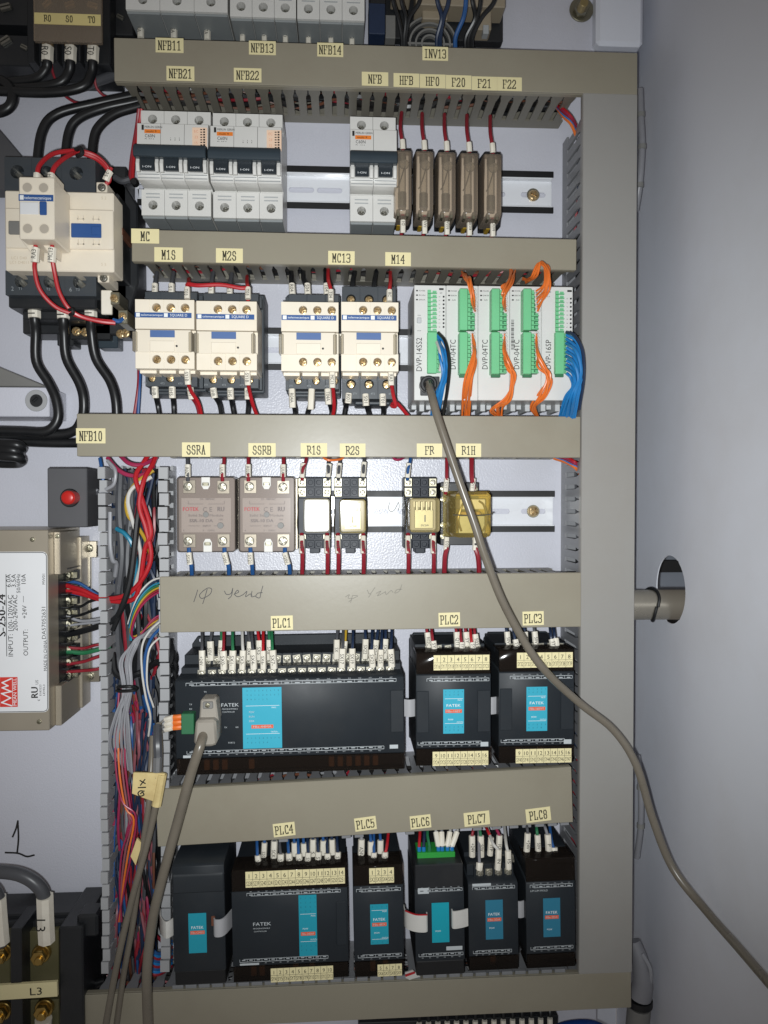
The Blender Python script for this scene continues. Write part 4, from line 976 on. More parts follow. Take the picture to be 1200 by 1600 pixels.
# ================================================================== black programmable controllers
def clamp_mesh():
    """terminal screw on its square wire clamp"""
    if 'clamp' in SCREW: return SCREW['clamp']
    bm = nb(); box(bm, -1.15, 1.15, -.9, 0, -1.2, 1.2)
    tmp = screw_mesh('zinc_pale').copy(); n0 = len(bm.verts); bm.from_mesh(tmp); bpy.data.meshes.remove(tmp)
    bm.verts.ensure_lookup_table()
    me = bpy.data.meshes.new('terminal_screw'); bm.to_mesh(me); bm.free(); me.materials.append(MATS['zinc_pale']); SCREW['clamp'] = me; return me
class Ctl:
    """controller box; u: px columns, v: px rows, both read on the front face through the module's centre"""
    def __init__(s, lab, L, R, yback, ytop, ybot, tilt=0.0, D=78, name='controller'):
        s.t = t = Thing(name, lab, 'controller', (L + R) / 2, (ytop + ybot) / 2, 9, tilt)
        s.L, s.R, s.D, s.ytop, s.ybot, s.yback = L, R, D, ytop, ybot, yback
        s.f = D - 9
        s.x0, s.x1 = t.x(L, D), t.x(R, D)
        s.white = nb(); s.nw = 0
    def X(s, px, d=None): return s.t.x(px, d or s.D)
    def Y(s, py, d=None): return s.t.z(py, d or s.D)
    def body(s, covtop, covbot):
        """main box between the terminal covers, back plate above and below"""
        t = s.t; f = s.f
        zt, zb = s.Y(covtop), s.Y(covbot); zback = s.Y(s.yback, 14); zlow = s.Y(s.ybot, s.D)
        bm = nb(); prism_x(bm, [(3, zb - 1.5), (3, zt + 1.5), (f - 26, zt + 1.5), (f - 3, zt + .8), (f, zt - .8), (f, zb + .8), (f - 3, zb - .8), (f - 26, zb - 1.5)], s.x0, s.x1)
        h = t.fin('housing', bm, 'plc', .5); s.h = h
        bm = nb(); w = s.x1 - s.x0; c = min(7, w * .1)
        prism_d(bm, [(s.x0 + .4, zlow + 2), (s.x1 - .4, zlow + 2), (s.x1 - .4, zback - c * .9), (s.x1 - c * .7, zback), (s.x0 + c * .7, zback), (s.x0 + .4, zback - c * .9)], 0, 4)
        bp = t.fin('back_plate', bm, 'plc', .4)
        for xx in (s.x0 + c + 1.2,): bm = nb(); cyl(bm, xx, zback - 3.2, 1.7, 3.8, 4.3, 14); fin('mounting_hole', bm, 'panel', bp)
    def shelf(s, ya, yb, d, m='plc'):
        """terminal block standing between the back plate and the cover"""
        bm = nb(); box(bm, s.x0 + 1, s.x1 - 1, 3, d - 9, s.Y(yb, d), s.Y(ya, d)); return s.t.fin('terminal_block', bm, m, .3)
    def screws(s, xs, y, d, r=5.0, parent=None, skip=()):
        for i, px in enumerate(xs):
            if i in skip: continue
            o = link('terminal_screw', clamp_mesh(), parent or s.t.o); o.location = loc(s.X(px, d), d - 9 + .9, s.Y(y, d)); k = r / pxmm(d); o.scale = (k, k, k); o.rotation_euler = (0, random.uniform(-.15, .15), 0)
    def dividers(s, xs, ya, yb, d0, d1, parent):
        bm = nb()
        for px in xs: x = s.X(px, d1); box(bm, x - .45, x + .45, d0 - 9, d1 - 9, s.Y(yb, d1), s.Y(ya, d1))
        fin('divider', bm, 'plc', parent)
    def cover(s, ya, yb, m='smoke', lab=None):
        bm = nb(); f = s.f; zt, zb = s.Y(ya), s.Y(yb)
        prism_x(bm, [(f - 24, zt), (f - 24, zt - 1.2), (f - 2.4, zt - 1.4), (f - 1.4, zb), (f, zb), (f - .6, zt - .8), (f - 2, zt)], s.x0 + .3, s.x1 - .3)
        c = s.t.fin('terminal_cover', bm, m, .25)
        bm = nb(); box(bm, s.x0 + 1.2, s.x1 - 1.2, 4, f - 5, zb, zt - 2); s.t.fin('terminal_block', bm, 'black', .3)
        return c
    def lowcover(s, ya, yb, m='smoke', n=0):
        bm = nb(); f = s.f; zt, zb = s.Y(ya), s.Y(yb)
        prism_x(bm, [(f - 24, zb), (f - 24, zb + 1.2), (f - 2.4, zb + 1.4), (f - 1.4, zt), (f, zt), (f - .6, zb + .8), (f - 2, zb)], s.x0 + .3, s.x1 - .3)
        s.t.fin('terminal_cover', bm, m, .25)
        bm = nb(); box(bm, s.x0 + 1.2, s.x1 - 1.2, 4, f - 7, zb + 2, zt); p = s.t.fin('terminal_block', bm, 'jet', .3)
        for i in range(n):
            if random.random() < .55:
                x = s.x0 + 12 + (s.x1 - s.x0 - 24) * (i + .5) / n; bm = nb(); box(bm, x - 2.2, x + 2.2, f - 8, f - 3.6, zb + 2.5, zt - 2.5); fin('covered_sleeve', bm, 'covered', p, .6)
    def strip(s, pa, pb, ya, yb, nums, codes, d=None):
        """yellow number strip stuck on a cover"""
        f = s.f if d is None else d
        x0, x1, z0, z1 = s.X(pa), s.X(pb), s.Y(yb), s.Y(ya)
        bm = nb(); box(bm, x0, x1, f - .05, f + .25, z0, z1); o = s.t.fin('number_strip', bm, 'label')
        ink = nb(); n = len(nums); w = (x1 - x0) / n; h = z1 - z0
        for i in range(n):
            cx = x0 + (i + .5) * w
            txt(ink, str(nums[i]), cx, z1 - h * .28, f + .34, h * .28, None if nums[i] < 10 else w * .62)
            txt(ink, codes[i], cx, z0 + h * .26, f + .34, h * .3, w * .8)
            if i: rect(ink, x0 + i * w - .12, x0 + i * w + .12, z0, z1, f + .3)
        rect(ink, x0, x1, z0 + h * .49, z0 + h * .49 + .22, f + .31)
        fin('lettering', ink, 'ink', o)
    def comb(s, pa, pb, y, up=True, n=None):
        """printed white terminal legend"""
        bm = s.white; f = s.f + .12; x0, x1 = s.X(pa), s.X(pb); z = s.Y(y); n = n or max(4, int((pb - pa) / 15)); w = (x1 - x0) / n
        sg = 1 if up else -1
        rect(bm, x0, x1, z - .18, z + .18, f); rect(bm, x0 + w * .5, x1, z - 2.2 * sg - .15, z - 2.2 * sg + .15, f)
        for i in range(n + 1): rect(bm, x0 + i * w - .13, x0 + i * w + .13, min(z, z - 2.2 * sg), max(z, z - 2.2 * sg), f + .02)
        for i in range(n):
            txt(bm, 'X%d' % i, x0 + (i + .5) * w, z + 1.1 * sg, f + .02, .9); rect(bm, x0 + (i + .3) * w, x0 + (i + .75) * w, z - 1.4 * sg - .3, z - 1.4 * sg + .3, f + .03)
    def wtxt(s, tx, px, py, h, wpx=None): txt(s.white, tx, s.X(px), s.Y(py), s.f + .14, h, wpx / pxmm(s.D) if wpx else None)
    def plate(s, pa, ya, pb, yb, code, brand=None, cy=None, ry=None, m='cyan', rows=((0.06, 3, 8), ), lines=(), pow_=None, side=False):
        f = s.f; x0, x1, z0, z1 = s.X(pa), s.X(pb), s.Y(yb), s.Y(ya)
        bm = nb(); box(bm, x0, x1, f - .3, f + .25, z0, z1); o = s.t.fin('name_plate', bm, m)
        wb = nb(); h = z1 - z0; w = x1 - x0; e = f + .32
        if brand: txt(wb, brand, (x0 + x1) / 2, s.Y(cy), e, 2.2, w * .68)
        for v in lines: rect(wb, x0 + w * .08, x1 - w * .06, z1 - h * v - .13, z1 - h * v + .13, e); txt(wb, 'IN(X)' if v < .5 else 'OUT(Y)', x1 - w * .2, z1 - h * (v + (.03 if v < .5 else -.03)), e, 1.1)
        if pow_: txt(wb, 'POW', x0 + w * .36, s.Y(pow_), e, 1.3)
        if len(wb.verts): fin('lettering', wb, 'ink_white', o)
        if code:
            rb = nb(); rz = s.Y(ry); rw = w * (.40 if w < 25 else .28); box(rb, (x0 + x1) / 2 - rw, (x0 + x1) / 2 + rw, f + .2, f + .36, rz - 1.35, rz + 1.35); r = fin('model_tag', rb, 'redlabel', o)
            wb = nb(); txt(wb, code, (x0 + x1) / 2, rz, f + .42, 1.7, rw * 1.7); s.tagtxt = wb
            s.white_extra(wb)
        db = nb()
        for v0, nr, nc in rows:
            for r_ in range(nr):
                for c in range(nc):
                    if r_ == nr - 1 and nr > 1 and c >= nc * .62: continue
                    txt(db, str((r_ * nc + c) % 10), x0 + w * (.12 + .8 * c / max(1, nc - 1)), z1 - h * (v0 + r_ * .072), e, 1.25)
        if len(db.verts): fin('digits', db, 'digit', o)
        else: db.free()
        return o
    def white_extra(s, wb):
        tmp = bpy.data.meshes.new('t'); wb.to_mesh(tmp); wb.free(); s.white.from_mesh(tmp); bpy.data.meshes.remove(tmp)
    def done(s): s.t.fin('lettering', s.white, 'ink_print')
    def cap(s, pa, ya, pb, yb):
        bm = nb(); box(bm, s.X(pa), s.X(pb), s.f - 1, s.f + .7, s.Y(yb), s.Y(ya)); s.t.fin('side_cap', bm, 'plc', .35)
def ribbon(T, pts, w, m='ribbon', name='ribbon_cable'):
    """flat cable folding along (x, d) with height w; pts local mm"""
    bm = nb(); th = .9
    P = smooth_path([Vector((a, b, 0)) for a, b in pts], 4); prev = None
    for i, p in enumerate(P):
        t = (P[min(i + 1, len(P) - 1)] - P[max(0, i - 1)]).normalized(); n = Vector((-t.y, t.x, 0)) * th / 2
        q = [V(bm, p.x + n.x, p.y + n.y, w[0]), V(bm, p.x + n.x, p.y + n.y, w[1]), V(bm, p.x - n.x, p.y - n.y, w[1]), V(bm, p.x - n.x, p.y - n.y, w[0])]
        if prev:
            for k in range(4): face(bm, [prev[k], prev[(k + 1) % 4], q[(k + 1) % 4], q[k]])
        else: face(bm, q)
        prev = q
    face(bm, prev[::-1]); return T.fin(name, bm, m)
def psleeve(who, x, yt, yb, d, code, m, xt=None, yq=None, r=1.2, sr=2.6, dx=0):
    xt = x + random.uniform(-5, 5) if xt is None else xt
    x += random.uniform(-.8, .8); dx += random.uniform(-2.2, 2.2); yt += random.uniform(-2, 2); d += random.uniform(-1.5, 1.5)
    yq = yq or (yt - 30)
    wire(f'{MATN[m]} wire with sleeve {code or "unmarked"} {who}', [(x + dx, yb - 2, d), (x, yt + 4, d + 1), ((x + xt) / 2, yt - 10, d - 2), (xt, yq, min(d - 8, 42))], r, m, group='controller wires ' + who,
         sleeves=[((x, yt, d + 1), (x + dx, yb, d + 1.5), code, sr * random.uniform(.9, 1.08))])

# ---------------- PLC1: the wide main unit
c = Ctl('wide black main controller with cyan plate and grey plug below PLC1 sticker', 275, 632, 992, 1068, 1208, 0.55)
c.body(1060, 1182)
s1 = c.shelf(1020, 1044, 47); s2 = c.shelf(1040, 1066, 60)
lowx = [c_ / 3 + 240 for c_ in (230, 280, 325, 372, 418, 465, 512, 560, 607, 653, 700, 746, 792, 838, 884, 930, 974, 1020, 1066, 1112)]
upx = [(a + b) / 2 for a, b in zip(lowx, lowx[1:])]
yy = 1050
c.screws(lowx, 1050, 60, 5.2, s2); c.screws(upx, 1029, 47, 5.0, s1)
c.dividers([(a + b) / 2 for a, b in zip(lowx, lowx[1:])], 1042, 1060, 58, 64, s2); c.dividers(lowx, 1021, 1036, 45, 50, s1)
c.lowcover(1182, 1208, n=22)
c.comb(292, 620, 1064, True, 20); c.comb(292, 600, 1174, False, 22)
c.wtxt('FATEK', 360.5, 1099, 2.7, 27); c.wtxt('PROGRAMMABLE', 360, 1105.5, 1.0, 24); c.wtxt('CONTROLLER', 358, 1110, 1.0, 19)
for tx, px, py in (('TX', 322, 1078), ('RX', 322, 1086), ('TX', 299, 1097), ('RX', 299, 1104), ('TX', 353, 1134), ('RX', 371, 1134), ('PORT2', 362, 1158), ('PORT1', 322, 1158)): c.wtxt(tx, px, py, 1.2)
rect(c.white, c.X(286), c.X(298), c.Y(1180), c.Y(1176), c.f + .13); rect(c.white, c.X(609), c.X(622), c.Y(1174), c.Y(1168), c.f + .13)
c.plate(380, 1073, 441, 1168, 'FBs-44MA', ry=1134, rows=((.05, 3, 9), (.83, 2, 9)), lines=(.3, .76))
wb = nb()
for q, tx in enumerate(('POW', 'RUN', 'ERR')): txt(wb, tx, c.X(394), c.Y(1111 + q * 7), c.f + .4, 1.5, 8 / pxmm(78))
c.white_extra(wb)
c.cap(611, 1082, 631, 1148)
c.done()
t = c.t
# plug and green connector on its front
bm = nb(); x0, x1, z0, z1 = t.r(283, 1113, 303, 1145, 86); box(bm, x0, x1, c.f - 1, c.f + 8, z0, z1); gcn = tag(fin('green_plug', bm, 'green_dark', None, .5, at=loc(t.X, 9, t.Z)), 'small green plug on the left end of the wide controller', 'plug')
for q in range(3):
    wire(f'{("top", "middle", "bottom")[q]} orange tipped wire in the small green plug', [(285, 1120 + q * 8, 84), (272, 1121 + q * 8, 84), (262, 1122 + q * 9, 78), (250, 1130 + q * 8, 60)], 1.1, 'w_white', sleeves=[((283, 1120 + q * 8, 84.5), (271, 1121 + q * 8, 84.5), '', 2.0, 'w_orange'), ((270, 1121 + q * 8, 84), (259, 1124 + q * 8, 80), '', 2.0)])
pt = Thing('serial_plug', 'grey plug screwed onto the front of the wide controller', 'plug', 322, 1135, 78, 0.5)
bm = nb(); o1 = pt.r(310, 1094, 339, 1130, 96); o2 = pt.r(300, 1128, 338, 1170, 106)
prism_d(bm, [(o1[0] + 1.5, o1[3]), (o1[1] - 1, o1[3]), (o1[1] + 1, o1[2]), (o1[0], o1[2])], 0, 16); pt.fin('shell', bm, 'plug_grey', 1.2)
bm = nb(); prism_d(bm, [(o2[0] + 2, o2[3]), (o2[1] - 1, o2[3]), (o2[1], o2[2] + 2), (o2[1] - 3, o2[2]), (o2[0] + 3, o2[2]), (o2[0], o2[2] + 2)], 0, 24); pt.fin('hood', bm, 'plug_grey', 1.8)
pt.b('screw_well', 317, 1097, 333, 1108, 92, 96, 'grey', .6); screw(pt, 325, 1102, 96.2, 4, 'zinc')
for i, code, m in ((0, '+24V', 'w_dgrey'), (2, 'SX0-', 'w_dred'), (3, 'SX1-', 'w_green'), (4, 'SX3-', 'w_white'), (5, 'SX4-', 'w_dgrey'), (6, 'SX6-', 'w_red'), (7, 'SX7-', 'w_green'), (14, 'SX17', 'w_dgrey'), (15, 'SX19', 'w_navy'), (17, 'SX23', 'w_navy'), (18, 'SX25', 'w_navy'), (19, 'SX27', 'w_navy')):
    dy = (10 - i) * .25
    psleeve('on the front screw row of the wide controller', lowx[i] - (1 if i < 2 else 0), 1015 + dy, 1044 + dy, 64, code, m, lowx[i] + (2 if i > 13 else random.uniform(-6, 4)), 972)
for px, code, m in ((329, 'S0V', 'w_dgrey'), (346, 'SX-', 'w_green'), (390, 'SX4', 'w_dgrey'), (405, 'SX5', 'w_red'), (421, 'SX8', 'w_green'), (527, 'SX', 'w_dgrey'), (538, 'SX16', 'w_yellow'), (571, 'SX22', 'w_navy'), (588, 'SX24', 'w_navy'), (602, 'SX26', 'w_navy')):
    psleeve('on the rear screw row of the wide controller', px, 1001 - (px - 450) * .012, 1030 - (px - 450) * .012, 50, code, m, px + random.uniform(-4, 4), 972, dx=random.uniform(-3, 4))

# ---------------- PLC2, PLC3
for (L, R, dx, dy, code, lab, who, o_) in ((650, 767, 0, 0, 'FBs-16EY', 'black expansion controller with yellow number strips below PLC2 sticker', 'above PLC2 controller', 16), (779.5, 897, 130, -4, 'FBs-16EYT', 'black expansion controller with yellow number strips below PLC3 sticker', 'above PLC3 controller', 32)):
    c = Ctl(lab, L, R, 989 + dy * .3, 1019 + dy, 1197 + dy, 0.05)
    X_ = lambda v: v + dx
    c.body(1053 + dy, 1170 + dy); c.cover(1019 + dy, 1053 + dy); c.lowcover(1170 + dy, 1197 + dy, n=4)
    sh = c.shelf(1006 + dy * .5, 1022 + dy, 56)
    c.screws([L + 20 + 15 * q for q in range(6)], 1013 + dy * .7, 56, 4.5, sh)
    c.strip(X_(677.5), X_(764.5), 1023.5 + dy, 1047 + dy, range(1, 9), ['SY%d' % (o_ + q) for q in range(8)])
    c.strip(X_(676), X_(763), 1174 + dy, 1196 + dy, range(9, 17), ['SY%d' % (o_ + 8 + q) for q in range(8)])
    c.comb(X_(667), X_(764), 1060 + dy, True, 8); c.comb(X_(653), X_(752), 1163 + dy, False, 8)
    rect(c.white, c.X(X_(751)), c.X(X_(763)), c.Y(1167 + dy), c.Y(1160 + dy), c.f + .13)
    c.plate(X_(692.5), 1077 + dy, X_(725), 1146 + dy, code, 'FATEK', 1102 + dy, 1111 + dy, rows=((.05, 2, 5), (.85, 2, 5)), lines=(.21, .77), pow_=1124 + dy)
    c.cap(X_(651), 1079 + dy, X_(670), 1144 + dy); c.cap(X_(746), 1079 + dy, X_(766), 1144 + dy)
    c.done()
    xr = c.x0
    ribbon(c.t, [(xr + 1, 58), (xr - 4, 60), (xr - 9, 58)], (c.Y(1124 + dy), c.Y(1097 + dy)))
    data = ((668, 988, 1014, 'R02C', 'w_dred'), (677, 1002, 1016, 'SY1', 'w_dred'), (713, 988, 1014, 'Q11', 'w_dred'), (722, 1002, 1015, 'SY2', 'w_dred'), (728, 988, 1012, 'SY', 'w_dred'), (738, 1002, 1015, 'SY3', 'w_red'), (743, 990, 1012, 'S03', 'w_dred')) if dx == 0 else \
           ((792, 987, 1012, 'S0V', 'w_navy'), (805, 1000, 1013, 'SY', 'w_navy'), (820, 987, 1011, 'S0V', 'w_navy'), (836, 986, 1012, 'S0V', 'w_dgrey'), (862, 998, 1010, 'SY', 'w_navy'), (868, 996, 1008, '', 'w_navy'))
    for x, yt, yb, cd, m in data: psleeve(who, x, yt, yb, 60 if yt > 995 else 54, cd, m, x - 4, 968, dx=2)

# ---------------- lower row
T5 = 0.95
c = Ctl('plain black communication controller at the left end of the lower row', 272, 353, 1322, 1364, 1540, T5)
c.body(1352, 1519)
bm = nb(); f = c.f; prism_x(bm, [(4, c.Y(1330, 30)), (26, c.Y(1330, 30)), (f - 1, c.Y(1362)), (f + .8, c.Y(1368)), (f + .8, c.Y(1395)), (4, c.Y(1395))], c.x0 + .2, c.x1 - .2); c.t.fin('sloped_top', bm, 'plc', .8)
bm = nb(); box(bm, c.x0 + 9, c.x1 - 12, 28, 44, c.Y(1352, 50), c.Y(1339, 50)); c.t.fin('top_grip', bm, 'plc', .8)
bm = nb(); box(bm, c.x0 + .5, c.x1 - .5, 4, f - 1, c.Y(1540), c.Y(1518)); c.t.fin('lower_cap', bm, 'jet', .6)
c.plate(296, 1427, 324, 1489, 'FBs-CM55', 'FATEK', 1449, 1457, 'teal', rows=())
c.done()
bm = nb(); box(bm, c.X(332), c.X(338), f, f + 1.5, c.Y(1447), c.Y(1432)); c.t.fin('socket', bm, 'w_brown', .3)
ribbon(c.t, [(c.X(336), f + .5), (c.X(340), f + 4), (c.X(352), f + 2), (c.X(364), f - 14)], (c.Y(1461), c.Y(1434)))
ribbon(c.t, [(c.X(273), f - 4), (c.X(262), f + 2), (c.X(250), f - 6), (c.X(243), f - 18)], (c.Y(1462), c.Y(1436)), 'w_white')

c = Ctl('wide black expansion controller with two long number strips below PLC4 sticker', 364, 545, 1327, 1360, 1533, T5)
c.body(1390, 1508); c.cover(1358, 1390); c.lowcover(1508, 1533, n=10); sh = c.shelf(1342, 1358, 58)
c.screws([398 + 11 * q for q in range(13)], 1350, 58, 4.3, sh)
c.strip(386.5, 541.5, 1359.5, 1384, range(1, 15), ['S%d' % (238 + q) for q in range(14)]); c.strip(423, 520.5, 1512, 1533.5, range(1, 11), ['SY%d' % (q + 4) for q in range(10)])
c.comb(388, 534, 1393, True, 12); c.comb(375, 513, 1500, False, 12); rect(c.white, c.X(375), c.X(405), c.Y(1505), c.Y(1502), c.f + .13)
c.wtxt('FATEK', 411, 1441.5, 2.7, 28); c.wtxt('PROGRAMMABLE', 410, 1448.5, 1.0, 26); c.wtxt('CONTROLLER', 408, 1453, 1.0, 20)
c.plate(468.5, 1399.5, 496.5, 1495, 'FBs-24EAP', None, None, 1460, 'teal', rows=((.05, 4, 4), (.83, 2, 4)), lines=(.31, .76), pow_=1452)
c.cap(527, 1412, 543, 1480); c.done()
for x, yt, yb, cd, m in ((403, 1337, 1353, 'S2', 'w_dblue'), (414, 1316, 1352, 'S20V', 'w_dblue'), (429, 1312, 1351, 'SCK3', 'w_dgrey'), (438, 1333, 1352, 'S3', 'w_dgrey'), (451, 1334, 1351, 'S2', 'w_dblue'), (460, 1315, 1350, '', 'w_dblue'), (467, 1334, 1350, 'S4', 'w_dblue'), (475, 1316, 1349, '', 'w_dblue'), (482, 1333, 1349, 'S5', 'w_navy'), (489, 1313, 1348, 'S', 'w_navy'), (497, 1332, 1348, 'S7', 'w_navy'), (505, 1313, 1347, '', 'w_dblue'), (512, 1332, 1347, 'S8', 'w_navy'), (519, 1313, 1346, '', 'w_navy'), (528, 1331, 1346, 'S9', 'w_navy')):
    psleeve('above PLC4 controller', x, yt, yb, 62 if yt > 1325 else 55, cd, m, x - 2, 1292, sr=2.5)

c = Ctl('narrow black controller with short number strips below PLC5 sticker', 554, 632, 1320, 1354, 1527, T5)
c.body(1383, 1502); c.cover(1353, 1383); c.lowcover(1502, 1527, n=3); sh = c.shelf(1336, 1352, 58)
c.screws([566, 577, 588, 599, 611], 1345, 58, 4.5, sh)
c.strip(579.5, 618, 1356, 1379.5, range(1, 5), ['SX%d' % (q + 2) for q in range(4)]); c.strip(590, 628, 1507, 1525.5, range(5, 9), ['SX%d' % (q + 6) for q in range(4)])
c.comb(559, 628, 1388, True, 5); c.comb(560, 628, 1495, False, 5)
c.plate(580, 1412.5, 608, 1475, 'FBs-8EX', 'FATEK', 1436, 1444, 'teal', rows=((.06, 1, 4), (.95, 1, 4)), lines=(.15, .87), pow_=1457); c.done()
for x, yt, yb, cd, m in ((564.5, 1310, 1344, 'A24V', 'w_lgrey'), (579, 1314, 1344, '', 'w_dblue'), (585, 1332, 1346, 'S2', 'w_dblue'), (594, 1314, 1344, '', 'w_dblue'), (602, 1331, 1346, 'SX', 'w_red')): psleeve('above PLC5 controller', x, yt, yb, 62 if yt > 1325 else 55, cd, m, x + (6 if m == 'w_red' else -1), 1288)

c = Ctl('black controller with green connector and two ribbon cables below PLC6 sticker', 650, 727, 1334, 1352, 1524, T5)
c.body(1388, 1502)
bm = nb(); box(bm, c.x0 + .3, c.x1 - .3, 4, c.f - .6, c.Y(1390), c.Y(1351)); c.t.fin('terminal_cover', bm, 'black', .8)
bm = nb(); box(bm, c.x0 + .3, c.x1 - .3, 4, c.f - .6, c.Y(1524), c.Y(1501)); c.t.fin('lower_cap', bm, 'jet', .8)
c.comb(655, 724, 1388, True, 6); c.comb(655, 724, 1493, False, 6); rect(c.white, c.X(698), c.X(723), c.Y(1485), c.Y(1479), c.f + .13); rect(c.white, c.X(655), c.X(672), c.Y(1395), c.Y(1386), c.f + .15)
c.plate(676, 1410, 703, 1472, None, None, None, None, 'teal_bright', rows=(), pow_=1454); c.done()
ribbon(c.t, [(c.X(668), c.f + .5), (c.X(666), c.f + 5), (c.X(650), c.f + 4), (c.X(636), c.f - 2), (c.X(634), c.f - 12)], (c.Y(1449), c.Y(1423)), 'w_white')
ribbon(c.t, [(c.X(668), c.f + 5.2), (c.X(650), c.f + 4.2), (c.X(635), c.f - 2)], (c.Y(1423), c.Y(1421.5)), 'w_red', 'ribbon_stripe')
ribbon(c.t, [(c.X(707), c.f + .5), (c.X(709), c.f + 4), (c.X(722), c.f + 3), (c.X(732), c.f + 1)], (c.Y(1447), c.Y(1420)), 'w_white')
bm = nb(); x0, x1, z0, z1 = c.t.r(652, 1332, 711, 1347, 66); box(bm, x0, x1, 38, 57, z0, z1)
for q in range(9): box(bm, x0 + 1 + q * (x1 - x0 - 2) / 9, x0 + .6 + (q + 1) * (x1 - x0 - 2) / 9 - 1, 56.9, 58.2, z0 - 2, z0 + 1.2)
gp = fin('green_plug', bm, 'green_conn', None, .4, at=loc(c.t.X, 9, c.t.Z)); tag(gp, 'bright green pluggable connector on top of the ribbon cable controller', 'plug')
for x, m, tip, xt, lab in ((655, 'w_red', 'w_blue', 656, 'red wire at the left of the green connector'), (662, 'w_navy', 'w_blue', 663, 'dark blue wire in the green connector'), (671, 'w_green', 'w_green', 668, 'green wire in the green connector'), (685, 'w_white', 'w_blue', 681, 'first white wire in the green connector'), (691, 'w_lgrey', 'w_blue', 690, 'second white wire in the green connector'), (699, 'w_white', 'w_blue', 703, 'third white wire in the green connector'), (706, 'w_white', 'w_blue', 714, 'rightmost white wire in the green connector')):
    wire(lab, [(x, 1336, 62), (x, 1322, 62), (xt, 1305, 56), (xt + 1, 1285, 44)], 1.2, m, sleeves=[((x, 1334, 62), (x, 1323, 62), '', 1.6, tip)] + ([((x, 1322, 62), (xt, 1300, 57), '', 2.2)] if x > 680 else []))
bm = nb(); prism_d(bm, [tuple(U(px, py, 62)) for px, py in ((633, 1521), (645, 1517), (657, 1527), (640, 1532), (634, 1529))], 60, 61.2); rb_ = tag(fin('ribbon_end', bm, 'w_white'), 'loose white ribbon end with red edge below the ribbon cable controller', 'ribbon')
bm = nb(); prism_d(bm, [tuple(U(px, py, 62.6)) for px, py in ((633, 1524), (648, 1519), (649, 1521.5), (634, 1527))], 61.4, 62.2); fin('red_edge', bm, 'w_red', rb_)
t = c.t

c = Ctl('black controller with open terminals and many white sleeves below PLC7 sticker', 733.5, 811, 1314, 1348, 1517, T5)
c.body(1379, 1494); sh = c.shelf(1330, 1352, 52); s2 = c.shelf(1349, 1378, 66)
c.screws([741, 752, 769, 785, 799], 1342, 52, 5, sh); c.screws([752, 766, 781, 796], 1362, 66, 5.2, s2); c.dividers([744, 759, 773, 788, 803], 1352, 1374, 64, 70, s2)
c.lowcover(1494, 1517, n=3); c.comb(740, 806, 1384, True, 6); c.comb(740, 800, 1488, False, 6); rect(c.white, c.X(740), c.X(769), c.Y(1383), c.Y(1379), c.f + .16)
c.plate(760, 1405.5, 787, 1467, 'FBs-2DA', 'FATEK', 1427.5, 1436, 'steelblue', rows=(), pow_=1449); c.done()
for x, yt, yb, d, cd, m, xt in ((738, 1305, 1338, 56, '+24V', 'w_dred', 742), (752, 1305, 1338, 56, 'S0V', 'w_green', 748), (767, 1307, 1336, 56, 'ITP', 'w_red', 757), (781, 1306, 1335, 56, 'IC', 'w_magenta', 770), (750, 1348, 1358, 70, '', 'w_grey', 748), (779, 1328, 1358, 70, 'IN', 'w_white', 760), (794.5, 1328, 1357, 70, 'IS', 'w_white', 788)): psleeve('above PLC7 controller', x, yt, yb, d, cd, m, xt, 1288)

c = Ctl('rightmost black controller in the lower row below PLC8 sticker', 823.5, 900, 1304, 1341, 1513, T5)
c.body(1376, 1490); c.cover(1341, 1376); c.lowcover(1490, 1513, n=0); sh = c.shelf(1322, 1342, 58); c.screws([829, 841, 856, 868, 875], 1334, 58, 5, sh)
c.comb(830, 896, 1381, True, 6); c.comb(830, 896, 1482, False, 6); c.wtxt('LIM LIM MOLD', 844, 1390, 1.5, 28)
c.plate(850, 1402.5, 876.5, 1463, 'FBs-2DA', 'FATEK', 1424.5, 1432, 'steelblue', rows=(), pow_=1451); c.done()
for x, yt, yb, cd, m, xt in ((825, 1300, 1332, '+24V', 'w_dgrey', 822), (840, 1303, 1334, 'S0V', 'w_green', 837), (856, 1304, 1332, 'P', 'w_grey', 848), (866, 1325, 1336, 'L2', 'w_dblue', 858)): psleeve('above PLC8 controller', x, yt, yb, 62, cd, m, xt, 1282)
ribbon(c.t, [(c.x0 + 2, 60), (c.x0 - 3, 62), (c.x0 - 7, 60)], (c.Y(1439), c.Y(1413)))

# ================================================================== top left terminal block
t = Thing('terminal_block', 'black terminal block with clear cover marked R0 S0 T0 at top left', 'terminal block', 80, 40, 0, 0)
bm = nb(); x0, x1, z0, z1 = t.r(-90, -70, 172, 98, 42); box(bm, t.x(42, 42), x1, 0, 42, z0, z1); box(bm, x0, t.x(42, 42), 0, 36, t.z(40, 36), z1); box(bm, x0, t.x(42, 42), 0, 36, z0, t.z(56, 36)); box(bm, t.x(172, 30), t.x(206, 30), 0, 26, t.z(46, 30), z1)
t.fin('body', bm, 'black', .8)
for px in (56, 92, 128):
    bm = nb(); box(bm, t.x(px - 4, 50), t.x(px - 1.5, 50), 40, 52, t.z(96, 50), t.z(-60, 50)); t.fin('barrier', bm, 'black', .3)
for px in (75, 110, 145):
    screw(t, px, 72, 42.5, 8.5, 'brass', 'slot'); screw(t, px, 8, 42.5, 8.5, 'brass', 'slot')
bm = nb(); x0, x1, z0, z1 = t.r(51, -60, 158, 63, 58); box(bm, x0, x1, 53, 57, z0, z1); cv = t.fin('clear_cover', bm, 'smoke_fuse', .6)
bm = nb(); x0, x1, z0, z1 = t.r(53, 19.5, 157, 37, 58); box(bm, x0, x1, 57, 57.4, z0, z1); st = t.fin('name_strip', bm, 'label_edge')
bm = nb()
